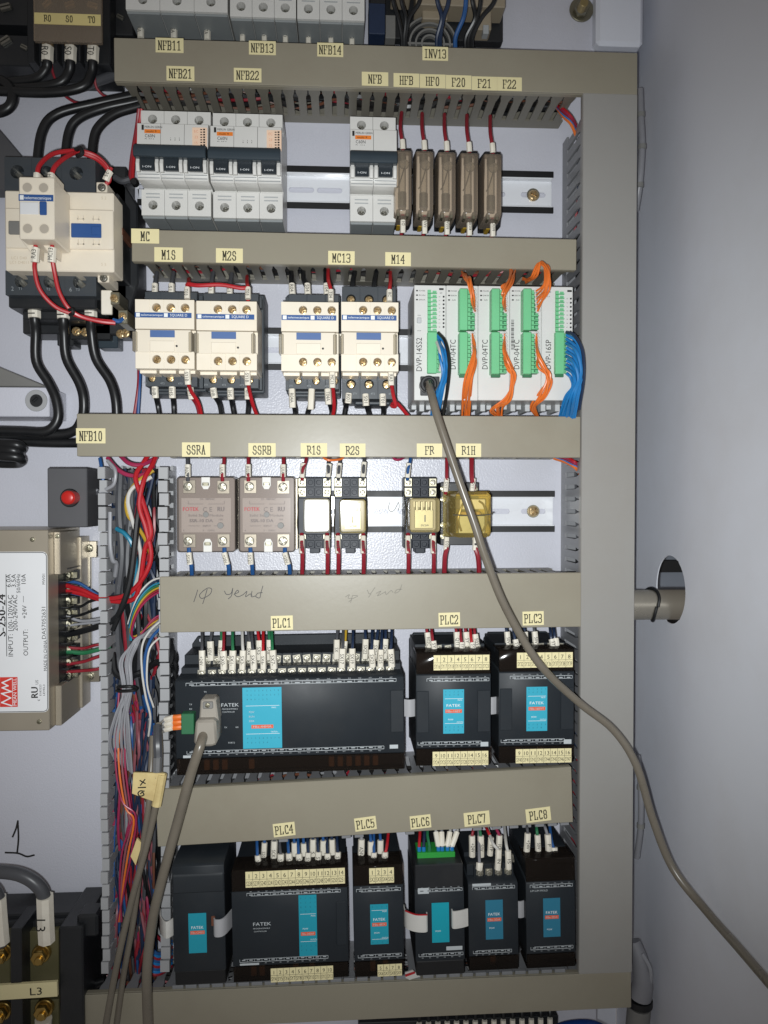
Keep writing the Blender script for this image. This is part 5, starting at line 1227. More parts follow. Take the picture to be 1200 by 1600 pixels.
for s, px in (('R0', 74), ('S0', 108), ('T0', 143)): serif(bm, s, t.x(px, 58), t.z(28, 58), 57.5, 4.6)
fin('lettering', bm, 'ink', st)
for px, py in ((10, 15), (9, 67), (38, 76), (188, 24)): screw(t, px, py, 36.3 if px < 100 else 26.3, 9 if px < 30 else 6, 'screw_dark', 'slot')
for x, code, pts, lab in ((74, 'R0', [(72, 108, 44), (58, 122, 42), (25, 128, 40), (-40, 132, 40)], 'thick black cable with sleeve R0 curving out to the left'),
                     (110, 'S0', [(108, 112, 44), (92, 130, 44), (40, 138, 42), (-40, 136, 42)], 'thick black cable with sleeve S0 curving out to the left'),
                     (145, 'T0', [(143, 115, 44), (128, 136, 46), (70, 145, 46), (-40, 140, 46)], 'thick black cable with sleeve T0 curving out to the left')):
    wire(lab, [(x + 1, 78, 46), (x, 97, 46)] + pts, 3.7, 'w_black', 'cable', n=12, sleeves=[((x + 1, 74, 46), (x, 96, 46), code, 4.6)])
wire('thick black cable bending down at the far left edge', [(-40, 120, 40), (5, 128, 44), (20, 150, 46), (8, 172, 46), (-40, 180, 44)], 4.2, 'w_black', 'cable', n=12)
wire('dark grey cable slanting into the top duct', [(95, 138, 40), (125, 136, 36), (160, 124, 30), (190, 114, 24)], 4.0, 'w_dgrey', 'cable', n=12)
for pts, lab in (([(215, 148, 30), (150, 162, 36), (90, 178, 40), (66, 205, 42), (57, 260, 42)], 'outer black cable from top duct into the large contactor'),
            ([(215, 158, 34), (160, 170, 38), (122, 186, 42), (107, 210, 42), (101, 260, 42)], 'middle black cable from top duct into the large contactor'),
            ([(218, 166, 36), (180, 178, 40), (155, 198, 42), (146, 220, 42), (143, 260, 42)], 'inner black cable from top duct into the large contactor')):
    wire(lab, pts, 3.7, 'w_black', 'cable', n=12)
wire('thin red wire dropping from sleeve R0', [(80, 100, 40), (84, 118, 38), (98, 146, 34), (118, 160, 32), (135, 160, 28)], 1.0, 'w_dred')
wire('thin red wire dropping from sleeve T0', [(147, 112, 40), (150, 135, 36), (160, 148, 32), (172, 153, 28)], 1.0, 'w_dred')
for k, (x0, x1) in enumerate(((213, 203), (217, 207))):
    wire(f'{("left", "right")[k]} dark red wire running down beside the NFB21 breaker', [(x0 + 4, 170, 40), (x0, 200, 36), (x1 + 2, 250, 34), (x1, 285, 34)], 1.4, 'w_dred' if k == 0 else 'w_red')
t = Thing('cable_clip', 'grey clip with black knob holding red wires beside the big contactor', 'clip', 205, 283, 30, 0)
bm = nb(); tube(bm, [Vector((t.x(180, 34), 4, t.z(278, 34))), Vector((t.x(192, 34), 6, t.z(285, 34))), Vector((t.x(204, 34), 6, t.z(282, 34)))], 2.6, 8); t.fin('arm', bm, 'w_dgrey')
bm = nb(); cyl(bm, t.x(210, 36), t.z(285, 36), 2.8, 2, 9, 12); t.fin('knob', bm, 'jet', .6)

# ================================================================== grey plate at the left edge
bm = nb(); prism_d(bm, [tuple(U(px, py, 22)) for px, py in ((-60, 150), (0, 203), (36, 246), (36, 296), (-60, 296))], 4, 22)
tag(fin('side_bracket', bm, 'box_grey', None, .6), 'grey angled bracket at left edge beside the large contactor', 'bracket')

# ================================================================== the large contactor
t = Thing('large_contactor', 'large cream and black contactor on the left with auxiliary block', 'contactor', 95, 390, 0, 0)
R_ = lambda *a: t.r(*a)
def bxp(bm, a, b, c, d_, d0, d1): x0, x1, z0, z1 = t.r(a, b, c, d_, d1); box(bm, x0, x1, d0, d1, z0, z1)
bm = nb(); bxp(bm, 12, 300, 186, 428, 4, 62); bxp(bm, 34, 258, 198, 522, 3, 30); t.fin('base', bm, 'black', 1.0)
bm = nb(); prism_d(bm, [(t.x(a, 30), t.z(b, 30)) for a, b in ((150, 262), (192, 280), (215, 318), (216, 440), (196, 505), (150, 505))], 3, 30); t.fin('coil_housing', bm, 'black', 1.2)
# upper and lower power terminals with screw wells
for nm, ya, yb, ys, xs in (('upper', 247, 300, 270, (28, 73, 120)), ('lower', 424, 462, 440, (33, 78, 124))):
    bm = nb(); bxp(bm, 8, ya, 150, yb, 10, 60)
    e = [8] + [(a + b) / 2 for a, b in zip(xs, xs[1:])] + [150]
    for q in range(3):
        a, b, z0, z1 = t.r(e[q], ya, e[q + 1], yb, 72)
        holeplate(bm, a + .05, b - .05, z0, z1, 72, 59.9, t.x(xs[q], 72), t.z(ys, 72), 5.0, n=20)
    p = t.fin('terminal_block', bm, 'slate', .5)
    for q in range(3):
        o = link('screw', screw_mesh('screw_dark', 'slot'), p); o.location = loc(t.x(xs[q], 66), 61, t.z(ys + 2, 66)); o.scale = (4.2,) * 3; o.rotation_euler = (0, .7, 0)
bm = nb()
for s, px in (('2', 19), ('T1', 31), ('T2', 75), ('6', 110), ('T3', 121)): txt(bm, s, t.x(px, 72), t.z(452, 72), 72.2, 3.2 if len(s) == 1 else 2.0)
t.fin('lettering', bm, 'ink_grey')
bm = nb(); bxp(bm, 12, 462, 150, 482, 10, 62); bxp(bm, 34, 482, 150, 500, 8, 50); t.fin('lower_shroud', bm, 'black', 1.2)
# cream face
bm = nb(); bxp(bm, 8, 299, 178, 424, 60, 84); f = t.fin('face_plate', bm, 'cream', .8)
bm = nb(); bxp(bm, 8, 326, 177, 388, 83.9, 87); fr = t.fin('face_centre', bm, 'cream', .8)
t.b('window', 111, 348, 158, 370, 86, 88.2, 'blue', .4); t.b('window_step', 143, 352, 157, 366, 87, 88.8, 'blue', .4)
t.b('slide_tab', 13, 346, 32, 367, 86, 88.5, 'grey', .6)
for px in (126, 150):
    for py in (340, 377):
        bm = nb(); a = t.r(px - 5, py - 4, px + 5, py + 4, 88); z_ = a[2:]
        box(bm, a[0], a[1], 86.8, 88, z_[0] + 1 if py < 350 else z_[0], z_[0] + 1.6 if py < 350 else z_[0] + .6); box(bm, a[0], a[0] + .6, 86.8, 88, z_[0], z_[1]); box(bm, a[1] - .6, a[1], 86.8, 88, z_[0], z_[1]); t.fin('clip_mark', bm, 'cream2')
bm = nb()
for q, (px, py, s) in enumerate(((30, 404, 'LC1 D40'), (30, 411, 'LC1 D4011'), (163, 308, '5 2'), (162, 412, '5 5'))): txt(bm, s, t.x(px, 84), t.z(py, 84), 84.2, 2.2)
t.fin('lettering', bm, 'cream_print')
# auxiliary contact block clipped on the front
ax = t.b('auxiliary_block', 30, 277, 85, 374, 86, 118, 'cream', .8)
for px, py in ((43.5, 294), (69, 294), (43.5, 358), (69.5, 358)):
    bm = nb(); ring(bm, t.x(px, 118), t.z(py, 118), 3.2, 3.9, 117.8, 118.25, 20); fin('screw_well', bm, 'cream2', ax)
    bm = nb(); cyl(bm, t.x(px, 118), t.z(py, 118), 3.2, 117.7, 118.1, 20); fin('screw_cover', bm, 'well', ax)
bm = nb(); a = t.r(30, 305, 84, 315, 118); box(bm, a[0], a[1], 117.8, 118.3, a[2], a[3]); bb = fin('blue_band', bm, 'blue', ax)
bm = nb(); txt(bm, 'telemecanique', t.x(60, 118), t.z(310, 118), 118.4, 2.2, 40 / pxmm(118)); rect(bm, t.x(32, 118), t.x(38, 118), t.z(313.5, 118), t.z(306.5, 118), 118.36); t.fin('lettering', bm, 'ink_white')
bm = nb(); a = t.r(32, 317, 61, 336, 118); box(bm, a[0], a[1], 117.8, 118.6, a[2], a[3]); fin('label_plate', bm, 'white', ax, .3)
bm = nb(); a = t.r(63, 316, 74, 337, 118); box(bm, a[0], a[1], 117.8, 119.4, a[2], a[3]); fin('actuator', bm, 'blue', ax, .5)
bm = nb()
for a_, b_ in ((30, 57), (58, 85)):
    a = t.r(a_, 372, b_, 400, 104); prism_d(bm, [(a[0], a[3]), (a[1], a[3]), (a[1] - 1, a[2]), (a[0] + 7, a[2] + 3)], 88, 104)
fin('terminal_shroud', bm, 'cream2', ax, .5)
for px in (58, 80): bm = nb(); a = t.r(px - 5, 270, px + 5, 279, 112); box(bm, a[0], a[1], 92, 112, a[2], a[3]); fin('terminal_shroud', bm, 'cream', ax, .5)
bm = nb()
for q, (u, v, s, h) in enumerate(((102, .3, 'CE', 5.0), (102, .55, 'LADN11', 3.2), (95, .5, 'IEC 60947', 2.2), (108, .45, 'Ith 10A', 2.2))):
    pass
bm.free()
# coil terminals, right of the face
for px0, py0, px1, py1, sx, sy in ((151, 283, 168, 300, 160, 292), (152, 426, 170, 440, 162, 434), (172, 455, 186, 475, 178, 465), (184, 483, 199, 505, 191, 493)):
    t.b('coil_terminal', px0, py0, px1, py1, 50, 74, 'cream2' if py0 < 450 else 'zinc', .5); screw(t, sx, sy, 74.2, 6, 'brass' if py0 > 450 else 'screw_dark')
for px, py in ((119, 518), (133, 519), (188, 521), (196, 520)): screw(t, px, py, 32, 7, 'brass')
t.b('rail_latch', 152, 518, 183, 543, 8, 24, 'handle', .6); t.b('rail_latch', 88, 498, 114, 540, 8, 26, 'black', .6); t.b('earth_strip', 108, 500, 172, 530, 6, 30, 'jet', .6)
t.b('approval_label', 180, 354, 192, 365, 32, 62.4, 'w_brown', .1)
t.b('label_tab', 157, 452, 174, 490, 70, 73, 'sleeve', .6)

for x, y0, y1, code, pts, lab in ((54, 475, 497, 'R1', [(56, 520, 48), (57, 565, 44), (76, 598, 42), (88, 625, 42), (90, 655, 42), (72, 674, 42), (30, 674, 42), (-40, 672, 42)], 'left thick black cable under the large contactor turning left'),
                             (99, 478, 498, 'S1', [(100, 520, 48), (104, 560, 44), (124, 598, 42), (131, 625, 42), (128, 655, 40), (110, 676, 38), (60, 680, 38), (-40, 684, 38)], 'middle thick black cable under the large contactor'),
                             (142, 475, 496, 'T1', [(143, 520, 48), (150, 560, 44), (172, 595, 42), (181, 625, 42), (183, 662, 40)], 'right thick black cable under the large contactor')):
    wire(lab, [(x - 1, y0 - 6, 50), (x, y1, 52)] + pts, 3.9, 'w_black', 'cable', n=12, sleeves=[((x, y0, 52), (x, y1, 53), code, 4.9)])
wire('thick black cable running along below into NFB10 duct', [(-40, 686, 36), (30, 690, 36), (80, 692, 36), (150, 692, 36)], 3.8, 'w_black', 'cable', n=12)
for q, (py, xx) in enumerate(((697, 34), (706, 30), (716, 33))):
    wire(f'{("upper", "middle", "lower")[q]} stub of black cables looping at left edge', [(-40, py - 6, 50 + q), (0, py - 4, 60 + q), (xx - 8, py - 2, 62), (xx, py + 3, 56), (xx - 10, py + 8, 48), (-40, py + 6, 44)], 4.0, 'w_black', 'cable', n=12)
for k, (a, b, c_) in enumerate((((58, 276, 112), (62, 258, 110), (84, 240, 100)), ((80, 276, 112), (86, 260, 110), (104, 245, 100)))):
    wire(f'{("outer", "inner")[k]} red wire arching over the top of the large contactor', [a, b, c_, (122, 236 + 3 * k, 90), (150, 244 + 4 * k, 84), (168, 262 + 3 * k, 78), (171, 278 + 2 * k, 76), (166, 288, 75)], 1.6, 'w_red', sleeves=[((a[0], a[1] - 4, 112), (a[0], a[1] + 6, 112), 'H' if k else '', 2.4)])
wire('black cable tie over the red arch of the large contactor', [(118, 234, 92), (126, 232, 94), (128, 240, 94), (120, 244, 92)], 1.6, 'jet', 'cable tie')
wire('short sleeve 25 on the red arch', [(174, 262, 78), (166, 278, 78)], 1.4, 'w_red', sleeves=[((172, 268, 79), (165, 282, 79), '25', 2.6)])
for k, (x, code, p2) in enumerate(((55.5, 'RA3', [(54, 420, 104), (62, 452, 98), (85, 478, 92), (112, 490, 88), (150, 500, 82), (178, 503, 78)]), (81.5, 'MC13', [(85, 425, 104), (92, 455, 98), (106, 480, 92), (125, 494, 88), (155, 502, 82), (180, 505, 78)]))):
    wire(f'red wire with sleeve {code} swinging from the auxiliary block', [(x, 384, 106), (x, 402, 107)] + p2, 1.55, 'w_red', sleeves=[((x - 1, 410, 107), (x + .5, 388, 107), code, 2.9)])
wire('black cable tie round the two swinging red wires', [(108, 484, 92), (113, 484, 94), (114, 490, 93), (109, 492, 91)], 1.3, 'jet', 'cable tie')
wire('blue ferrule wire end below the coil terminals', [(176, 500, 78), (186, 502, 77), (192, 498, 75)], 1.6, 'w_dblue')

# ================================================================== bracket with bolt hole, push button box
t = Thing('bolted_bracket', 'pale bracket with round bolt hole below the large contactor', 'bracket', 40, 628, 0, 0)
bm = nb(); a = t.r(-60, 605, 77, 651, 40); box(bm, a[0], a[1], 2, 40, a[2], a[3]); t.fin('block', bm, 'panel', .6)
bm = nb(); prism_d(bm, [(t.x(px, 30), t.z(py, 30)) for px, py in ((-60, 548), (0, 574), (74, 604), (-60, 604))], 2, 30); t.fin('gusset', bm, 'grey', .6)
bm = nb(); ring(bm, t.x(57, 40), t.z(626, 40), 5.0, 8.6, 39.5, 41, 28); t.fin('washer', bm, 'tooth_light', .3)
bm = nb(); cyl(bm, t.x(57, 40), t.z(626, 40), 5.1, 39.8, 40.4, 24); t.fin('bolt_hole', bm, 'black'); screw(t, 55, 624, 40.2, 5, 'black', 'slot')

t = Thing('button_box', 'dark grey box with red push button left of the open duct', 'push button', 105, 778, 0, 0)
t.b('box', 74, 731, 136, 824, 4, 58, 'box_grey', .8)
bm = nb(); cyl(bm, t.x(110, 58), t.z(778, 58), 7.2, 57.9, 60.5, 24); t.fin('collar', bm, 'jet', .6)
bm = nb(); cyl(bm, t.x(100, 78), t.z(777.5, 78), 5.3, 58, 70, 24, 5.2); cyl(bm, t.x(100, 78), t.z(777.5, 78), 5.1, 69.9, 71.4, 24, 4.2); t.fin('button', bm, 'red_button', .5)
wire('grey lead with black grommet leaving the button box', [(136, 770, 30), (148, 766, 34), (160, 770, 34), (172, 764, 36), (178, 745, 34), (170, 718, 30)], 1.6, 'w_lgrey', sleeves=[((134, 767, 32), (142, 764, 33), '', 3.0, 'jet'), ((142, 772, 32), (156, 769, 34), '', 2.4, 'w_dgrey')])

# ================================================================== power supply
t = Thing('power_supply', 'metal boxed power supply with white rating label at the left edge', 'power supply', 40, 985, 0, 0)
FD = 78
bm = nb(); a = t.r(-90, 828, 76, 1142, FD); box(bm, a[0], a[1], 8, FD, a[2], a[3]); t.fin('cover', bm, 'steel_dull', .6)
bm = nb(); a2 = t.r(76, 828, 100, 1142, FD); box(bm, a[1] - .1, t.x(131, 20), 4, 24, a[2] + 2, a[3] - 8); t.fin('chassis', bm, 'steel_dull', .5)
for zz in ((t.z(898, 66), a[3] - 2), (a[2], t.z(1072, 66))):
    bm = nb(); box(bm, a[1] - .1, t.x(92, 70), 24, 66, *zz); t.fin('end_cheek', bm, 'steel_dull', .5)
bm = nb(); box(bm, a[1], t.x(90, 60), 20, 58, t.z(1074, 58), t.z(890, 58)); tb = t.fin('terminal_strip', bm, 'black', .5)
ys = [900, 920, 941, 960, 979, 998, 1019, 1038, 1057]
bm = nb()
for y in ys: box(bm, t.x(88, 46), t.x(112, 46), 26, 36, t.z(y + 7, 46), t.z(y - 7, 46))
for y in [890] + [v + 10 for v in ys]: box(bm, t.x(88, 56), t.x(104, 56), 24, 52, t.z(y + 1, 56), t.z(y - 1, 56))
fin('barrier', bm, 'black', tb, .2)
for y in ys:
    o = link('terminal_screw', screw_mesh('zinc'), tb); o.location = loc(t.x(101, 44), 36.2, t.z(y, 44)); o.scale = (4.2, 8, 4.2); o.rotation_euler = (0, random.uniform(-1, 1), 0)
    bm = nb(); box(bm, t.x(95, 42), t.x(118, 42), 35.6, 37, t.z(y + 5, 42), t.z(y - 5, 42)); fin('lug', bm, 'zinc', tb, .3)
bm = nb(); b_ = t.r(124, 845, 149, 1070, 8); box(bm, t.x(122, 8), t.x(141, 8), 2, 6, t.z(1066, 8), t.z(846, 8)); box(bm, t.x(139, 8), t.x(151, 8), 2, 6, t.z(872, 8), t.z(846, 8)); box(bm, t.x(139, 8), t.x(154, 8), 2, 6, t.z(1068, 8), t.z(1046, 8)); t.fin('mounting_ear', bm, 'steel', .4)
for py in (857, 1058): screw(t, 140, py, 6.5, 6, 'zinc')
for px, py in ((52, 843), (91, 838), (60, 1128)): screw(t, px, py, FD + .1 if px < 80 else 66.2, 3.6, 'zinc')
# vent slots in the side of the chassis
for q in range(6):
    bm = nb(); x_ = t.x(103 + (q % 3) * 6, 24); box(bm, x_, x_ + 1.8, 23.9, 24.4, t.z(886 - 9 * (q // 3), 24), t.z(880 - 9 * (q // 3), 24)); t.fin('vent_slot', bm, 'jet')
# rating label with its frame and print, read from bottom to top
K = pxmm(FD); X = lambda px: t.x(px, FD); Y = lambda py: t.z(py, FD)
bm = nb(); prism_d(bm, rrect(X(-80), X(75), Y(1113), Y(862), 3.5), FD, FD + .25); lb = t.fin('rating_label', bm, 'paper')
ink = nb(); e = FD + .35; HP = math.pi / 2
rect(ink, X(73.2), X(74.2), Y(1106), Y(868), e); rect(ink, X(-70), X(68), Y(863.8), Y(862.8), e); rect(ink, X(-70), X(68), Y(1112.2), Y(1111.2), e)
stroke(ink, [(X(68), Y(863.3)), (X(72), Y(865)), (X(73.7), Y(869))], .45, e); stroke(ink, [(X(68), Y(1111.7)), (X(72), Y(1110)), (X(73.7), Y(1106))], .45, e)
txt(ink, 'S-250-24', X(3), Y(961), e, 5.6, 64 / K, HP, bold=True)
rect(ink, X(10), X(11), Y(1025), Y(897), e)
for s, px, ya, yb, h in (('INPUT:', 16.5, 1025, 991, 3.6), ('100-120VAC', 16.5, 985, 930, 3.6), ('6.0A', 14, 917, 897, 3.4), ('200-240VAC', 24, 985, 930, 3.6), ('3.5A', 22, 917, 897, 3.4), ('50/60Hz', 29.5, 926, 897, 2.8), ('OUTPUT:', 40, 1024, 984, 3.6), ('+24V', 38.5, 966, 946, 3.4), ('10A', 37.5, 912, 897, 3.4), ('MADE IN CHINA', 72 - 1.5, 1048, 1001, 2.5), ('DA57052631', 68.5, 998, 949, 3.0), ('MW01', 69, 913, 897, 2.2), ('E183223', 62.5, 1087, 1070, 1.5), ('LEVEL3', 68, 1087, 1070, 1.5)):
    txt(ink, s, X(px), Y((ya + yb) / 2), e + .02, h, (ya - yb) / K, HP)
for yq in (932, 937): rect(ink, X(37), X(37.6) if yq == 932 else X(37.6), Y(941), Y(931), e); 
txt(ink, 'RU', X(53), Y(1082), e, 5.2, 16 / K, HP, bold=True); txt(ink, 'c', X(59), Y(1094), e, 2.6, None, HP); txt(ink, 'US', X(57), Y(1066), e, 2.2, None, HP)
fin('lettering', ink, 'ink', lb)
bm = nb(); rect(bm, X(-1), X(27), Y(1104), Y(1057.5), e + .03); fin('logo', bm, 'red_logo', lb)
bm = nb(); rect(bm, X(64), X(72), Y(999), Y(948), FD + .3); fin('serial_patch', bm, 'white', lb)
bm = nb()
stroke(bm, [(X(17), Y(1102)), (X(2), Y(1097)), (X(16), Y(1090)), (X(2), Y(1083)), (X(17), Y(1080)), (X(3), Y(1074)), (X(12), Y(1071)), (X(3), Y(1066)), (X(17), Y(1060))], .9, e + .1)
txt(bm, 'MEAN WELL', X(22.5), Y(1080.5), e + .1, 2.6, 42 / K, HP); rect(bm, X(18.7), X(19.4), Y(1103), Y(1059), e + .1)
t.fin('logo_print', bm, 'ink_white')

for q, (y, m, pts, r) in enumerate(((915, 'w_red', [(128, 922, 44), (160, 935, 48), (196, 930, 52), (222, 905, 56), (236, 870, 58), (228, 825, 60), (218, 790, 60), (225, 750, 58), (240, 722, 50), (245, 700, 44)], 1.9),
                               (923, 'w_red', [(128, 928, 42), (165, 938, 46), (205, 938, 50), (218, 915, 54), (226, 860, 58), (236, 830, 60), (222, 780, 58), (212, 745, 56), (226, 720, 50), (238, 700, 44)], 1.9),
                               (908, 'w_dblue', [(125, 912, 40), (150, 928, 40), (165, 935, 40), (180, 940, 36)], 1.3), (925, 'w_dblue', [(128, 930, 40), (148, 932, 40), (170, 938, 36)], 1.2),
                               (945, 'w_black', [(125, 948, 40), (140, 940, 42), (165, 934, 44), (190, 930, 40)], 1.1), (960, 'w_black', [(122, 962, 40), (150, 952, 44), (170, 945, 40)], 1.1),
                               (962, 'w_lgrey', [(125, 970, 40), (150, 968, 44), (175, 962, 40), (190, 958, 34)], 1.2), (978, 'w_lgrey', [(125, 975, 40), (155, 972, 42), (185, 968, 36)], 1.0),
                               (992, 'w_black', [(122, 988, 42), (150, 980, 46), (178, 968, 50), (192, 945, 56), (205, 900, 58), (214, 820, 58), (218, 790, 56)], 2.4),
                               (1012, 'w_dred', [(130, 1013, 38), (150, 1008, 40), (170, 1006, 36)], 1.2), (1018, 'w_green', [(130, 1020, 40), (150, 1016, 42), (172, 1010, 36)], 1.8), (1038, 'w_dred', [(130, 1034, 40), (148, 1028, 42), (172, 1020, 36)], 1.3), (1050, 'w_dred', [(130, 1048, 40), (150, 1046, 42), (172, 1040, 36)], 1.3))):
    nm = {'w_red': ('upper', 'lower')[q % 2] + ' bright red wire pair member curling up the open duct', 'w_black': f'black wire from terminal near {("first", "second", "third")[min(2, max(0, q - 4))]} black lug of the power supply' if q < 8 else 'thick black wire from the power supply rising in the duct'}.get(m, f'{MATN[m]} wire on the {("first", "second", "third", "fourth", "fifth", "sixth", "seventh", "eighth", "ninth")[min(range(9), key=lambda i: abs(ys[i] - y))]} power supply terminal from the top')
    wire(nm, [(104, y, 40)] + pts, r, m, group='power supply wires')

# ================================================================== lower left terminal block
t = Thing('terminal_block', 'large black terminal block with yellow L3 strip at lower left', 'terminal block', 60, 1520, 0, 0)
bm = nb(); bxp(bm, -80, 1440, 128, 1700, 4, 50); bxp(bm, 92, 1450, 130, 1640, 4, 66); bxp(bm, -80, 1428, 154, 1464, 30, 44); t.fin('body', bm, 'black', 1.2)
bm = nb(); bxp(bm, 120, 1432, 153, 1468, 40, 60); t.fin('ear', bm, 'black', 2.0)
bm = nb(); bxp(bm, 16, 1450, 34, 1700, 40, 72); t.fin('barrier', bm, 'black', .8)
bm = nb(); bxp(bm, 34, 1455, 92, 1538, 40, 56); bxp(bm, 34, 1563, 92, 1700, 40, 56); bxp(bm, -80, 1455, 16, 1538, 40, 56); t.fin('terminal_bar', bm, 'olive', .6)
bm = nb(); a = t.r(-80, 1538, 91, 1561, 74); box(bm, a[0], a[1], 71, 74, a[2], a[3]); st = t.fin('name_strip', bm, 'label', .2); st.rotation_euler = (0, -.03, 0)
bm = nb(); txt(bm, 'L3', t.x(58, 74), t.z(1550, 74), 74.2, 6.0, 18 / pxmm(74)); fin('lettering', bm, 'ink', st)
for px, py in ((62, 1494), (66, 1580), (2, 1490), (0, 1582)):
    bm = nb(); cyl(bm, t.x(px, 62), t.z(py, 62), 7.2, 56, 60, 20); cyl(bm, t.x(px, 62), t.z(py, 62), 6.0, 59.9, 66, 6); b = t.fin('bolt', bm, 'bolt_brass', .5)
    bm = nb(); cyl(bm, t.x(px, 62) + 1, t.z(py, 62) - 1, 3.0, 65.9, 68.5, 14); fin('stud', bm, 'bolt_brass', b, .4)
wire('thick grey cable with sleeve L3 arching into the lower terminal block', [(-60, 1362, 70), (0, 1362, 74), (35, 1368, 76), (60, 1385, 76), (70, 1410, 74), (72, 1470, 68)], 5.0, 'w_dgrey', 'cable', n=14, sleeves=[((70, 1400, 75), (73, 1470, 70), 'L3', 6.4)])
wire('cream sleeve of the neighbouring phase cable at the left edge', [(-20, 1380, 74), (-4, 1400, 74), (0, 1440, 72), (2, 1475, 68)], 5.0, 'w_dgrey', 'cable', n=14, sleeves=[((-4, 1402, 74), (2, 1472, 70), '', 6.4)])
bm = nb(); tube(bm, [W(68, 1592, 62), W(66, 1640, 60)], 6.4, 14); tag(fin('cable_sleeve', bm, 'sleeve'), 'cream cable sleeve below the lower bolt of the L3 terminal', 'sleeve')
wire('short black cable leaving the lower left terminal block into the duct', [(120, 1545, 30), (145, 1538, 34), (165, 1532, 34)], 3.5, 'w_black', 'cable', n=12)

# ================================================================== inverter at the top centre
t = Thing('inverter', 'beige underside of an inverter with fan grille above INV13 sticker', 'inverter', 690, 20, 0, 0)
def bq(nm, m, bev, *bs):
    bm = nb()
    for (a, b, c, d_, d0, d1) in bs: x0, x1, z0, z1 = t.r(a, b, c, d_, d1); box(bm, x0, x1, d0, d1, z0, z1)
    return t.fin(nm, bm, m, bev)
bq('heat_sink', 'black', .6, (578, -60, 602, 52, 4, 40), (600, -60, 786, 62, 2, 12))
bq('housing', 'plate_beige', .8, (650, -60, 790, 8, 14, 36), (612, -60, 642, -6, 14, 34), (660, 14, 700, 30, 14, 28), (745, 14, 768, 44, 14, 30))
bm = nb()
for r in (6, 11, 16, 21): ring(bm, t.x(672, 24), t.z(68, 24), r, r + 1.6, 20, 24, 32)
box(bm, t.x(672, 24) - 21, t.x(672, 24) + 22, 20.2, 23.8, t.z(68, 24) - .8, t.z(68, 24) + .8); t.fin('fan_grille', bm, 'grey', .2)
bm = nb(); cyl(bm, t.x(672, 18), t.z(68, 18), 7, 13, 18, 24)
for q in range(7):
    a = q * .8976; prism_d(bm, [(t.x(672, 18) + r * math.cos(a + s), t.z(68, 18) + r * math.sin(a + s)) for r, s in ((6.5, 0), (20, .1), (20, .55), (6.5, .6))], 14.5, 15.5)
t.fin('fan', bm, 'black', .1)
bq('navy_side', 'w_navy', .6, (576, 8, 602, 56, 30, 46)); bq('clip', 'mcb_dark', .4, (755, 36, 764, 50, 24, 32)); bq('grey_foot', 'grey', .4, (602, 26, 618, 62, 10, 22))
for k, (xs, ym, m, r, lab) in enumerate(((( 613, 622, 628), 0, 'w_black', 1.6, 'black wire left of the inverter fan'), ((626, 634, 632), 0, 'w_black', 1.6, 'black wire left of the inverter fan'), ((655, 640, 634), 0, 'w_black', 1.6, 'black wire left of the inverter fan'),
                           ((682, 690, 683), 0, 'w_navy', 1.7, 'blue wire in front of the inverter fan'), ((700, 693, 688), 0, 'w_navy', 1.7, 'blue wire in front of the inverter fan'), ((727, 724, 712), 0, 'w_dblue', 1.8, 'brighter blue wire right of the inverter fan'),
                           ((737, 742, 728), 0, 'w_black', 1.8, 'black wire right of the inverter fan'), ((750, 745, 733), 0, 'w_black', 1.8, 'black wire right of the inverter fan'), ((772, 752, 738), 0, 'w_black', 1.8, 'black wire right of the inverter fan'))):
    wire(lab, [(xs[0], -40, 66), (xs[0] + 1, 0, 64), (xs[1], 28, 56), (xs[2], 58, 48), (xs[2], 85, 40)], r, m, group=lab + 's')
for x, code in ((220, 'RA'), (272, 'SA'), (324, 'TA'), (379, 'R1'), (413, 'S1'), (446, 'T1'), (482, 'R2'), (517, 'S2'), (550, 'T2')):
    dy = (x - 220) * .035
    wire(f'wire with sleeve {code} below an upper breaker', [(x, 36 + dy, 30), (x, 55 + dy, 34), (x + 1, 85 + dy, 34)], 1.9, 'w_black', sleeves=[((x, 42 + dy, 34), (x, 60 + dy, 36), code, 2.7 if x < 340 else 2.2)])
# bolt, white bracket at the top right
t = Thing('panel_bolt', 'steel bolt with round washer at upper right panel corner', 'bolt', 909, 12, 0, 0)
bm = nb(); ring(bm, t.x(909, 2), t.z(14, 2), 5, 10.5, 0, 2, 28); t.fin('washer', bm, 'zinc', .4)
bm = nb(); cyl(bm, t.x(909, 6), t.z(13, 6), 6.4, 2, 9, 6); t.fin('nut', bm, 'zinc', .5); bm = nb(); cyl(bm, t.x(911, 14), t.z(8, 14), 3.6, 8, 18, 16); t.fin('stud', bm, 'brass_pale', .4)
x0, z1 = U(933, -60, 12); x1, z0 = U(1006, 71, 12)
bm = nb(); box(bm, x0, x1, -66, 12, z0, z1); tag(fin('frame_bracket', bm, 'wall', None, 3.0), 'white painted frame bracket in the top right corner', 'bracket')
# ================================================================== conduit through the side wall
yc = 953
pc = W(1000, 955, 30)
wire('grey beige conduit passing through the round hole in the side wall', [(pc.x - 40, hd - 4, hz - 13), (pc.x, hd - 4, hz - 13), (XW + 20, hd - 3, hz - 13), (XW + 110, hd, hz - 14)], 12.5, 'conduit', 'conduit', n=20, world=True)
pz = pc.x + 6
wire('black cable tie round the conduit', [(XW - 14 + 2 * math.sin(q), hd - 4 + 13.3 * math.cos(q * 6.2832 / 12), hz - 13 + 13.3 * math.sin(q * 6.2832 / 12)) for q in range(13)], 1.3, 'jet', 'cable tie', world=True)
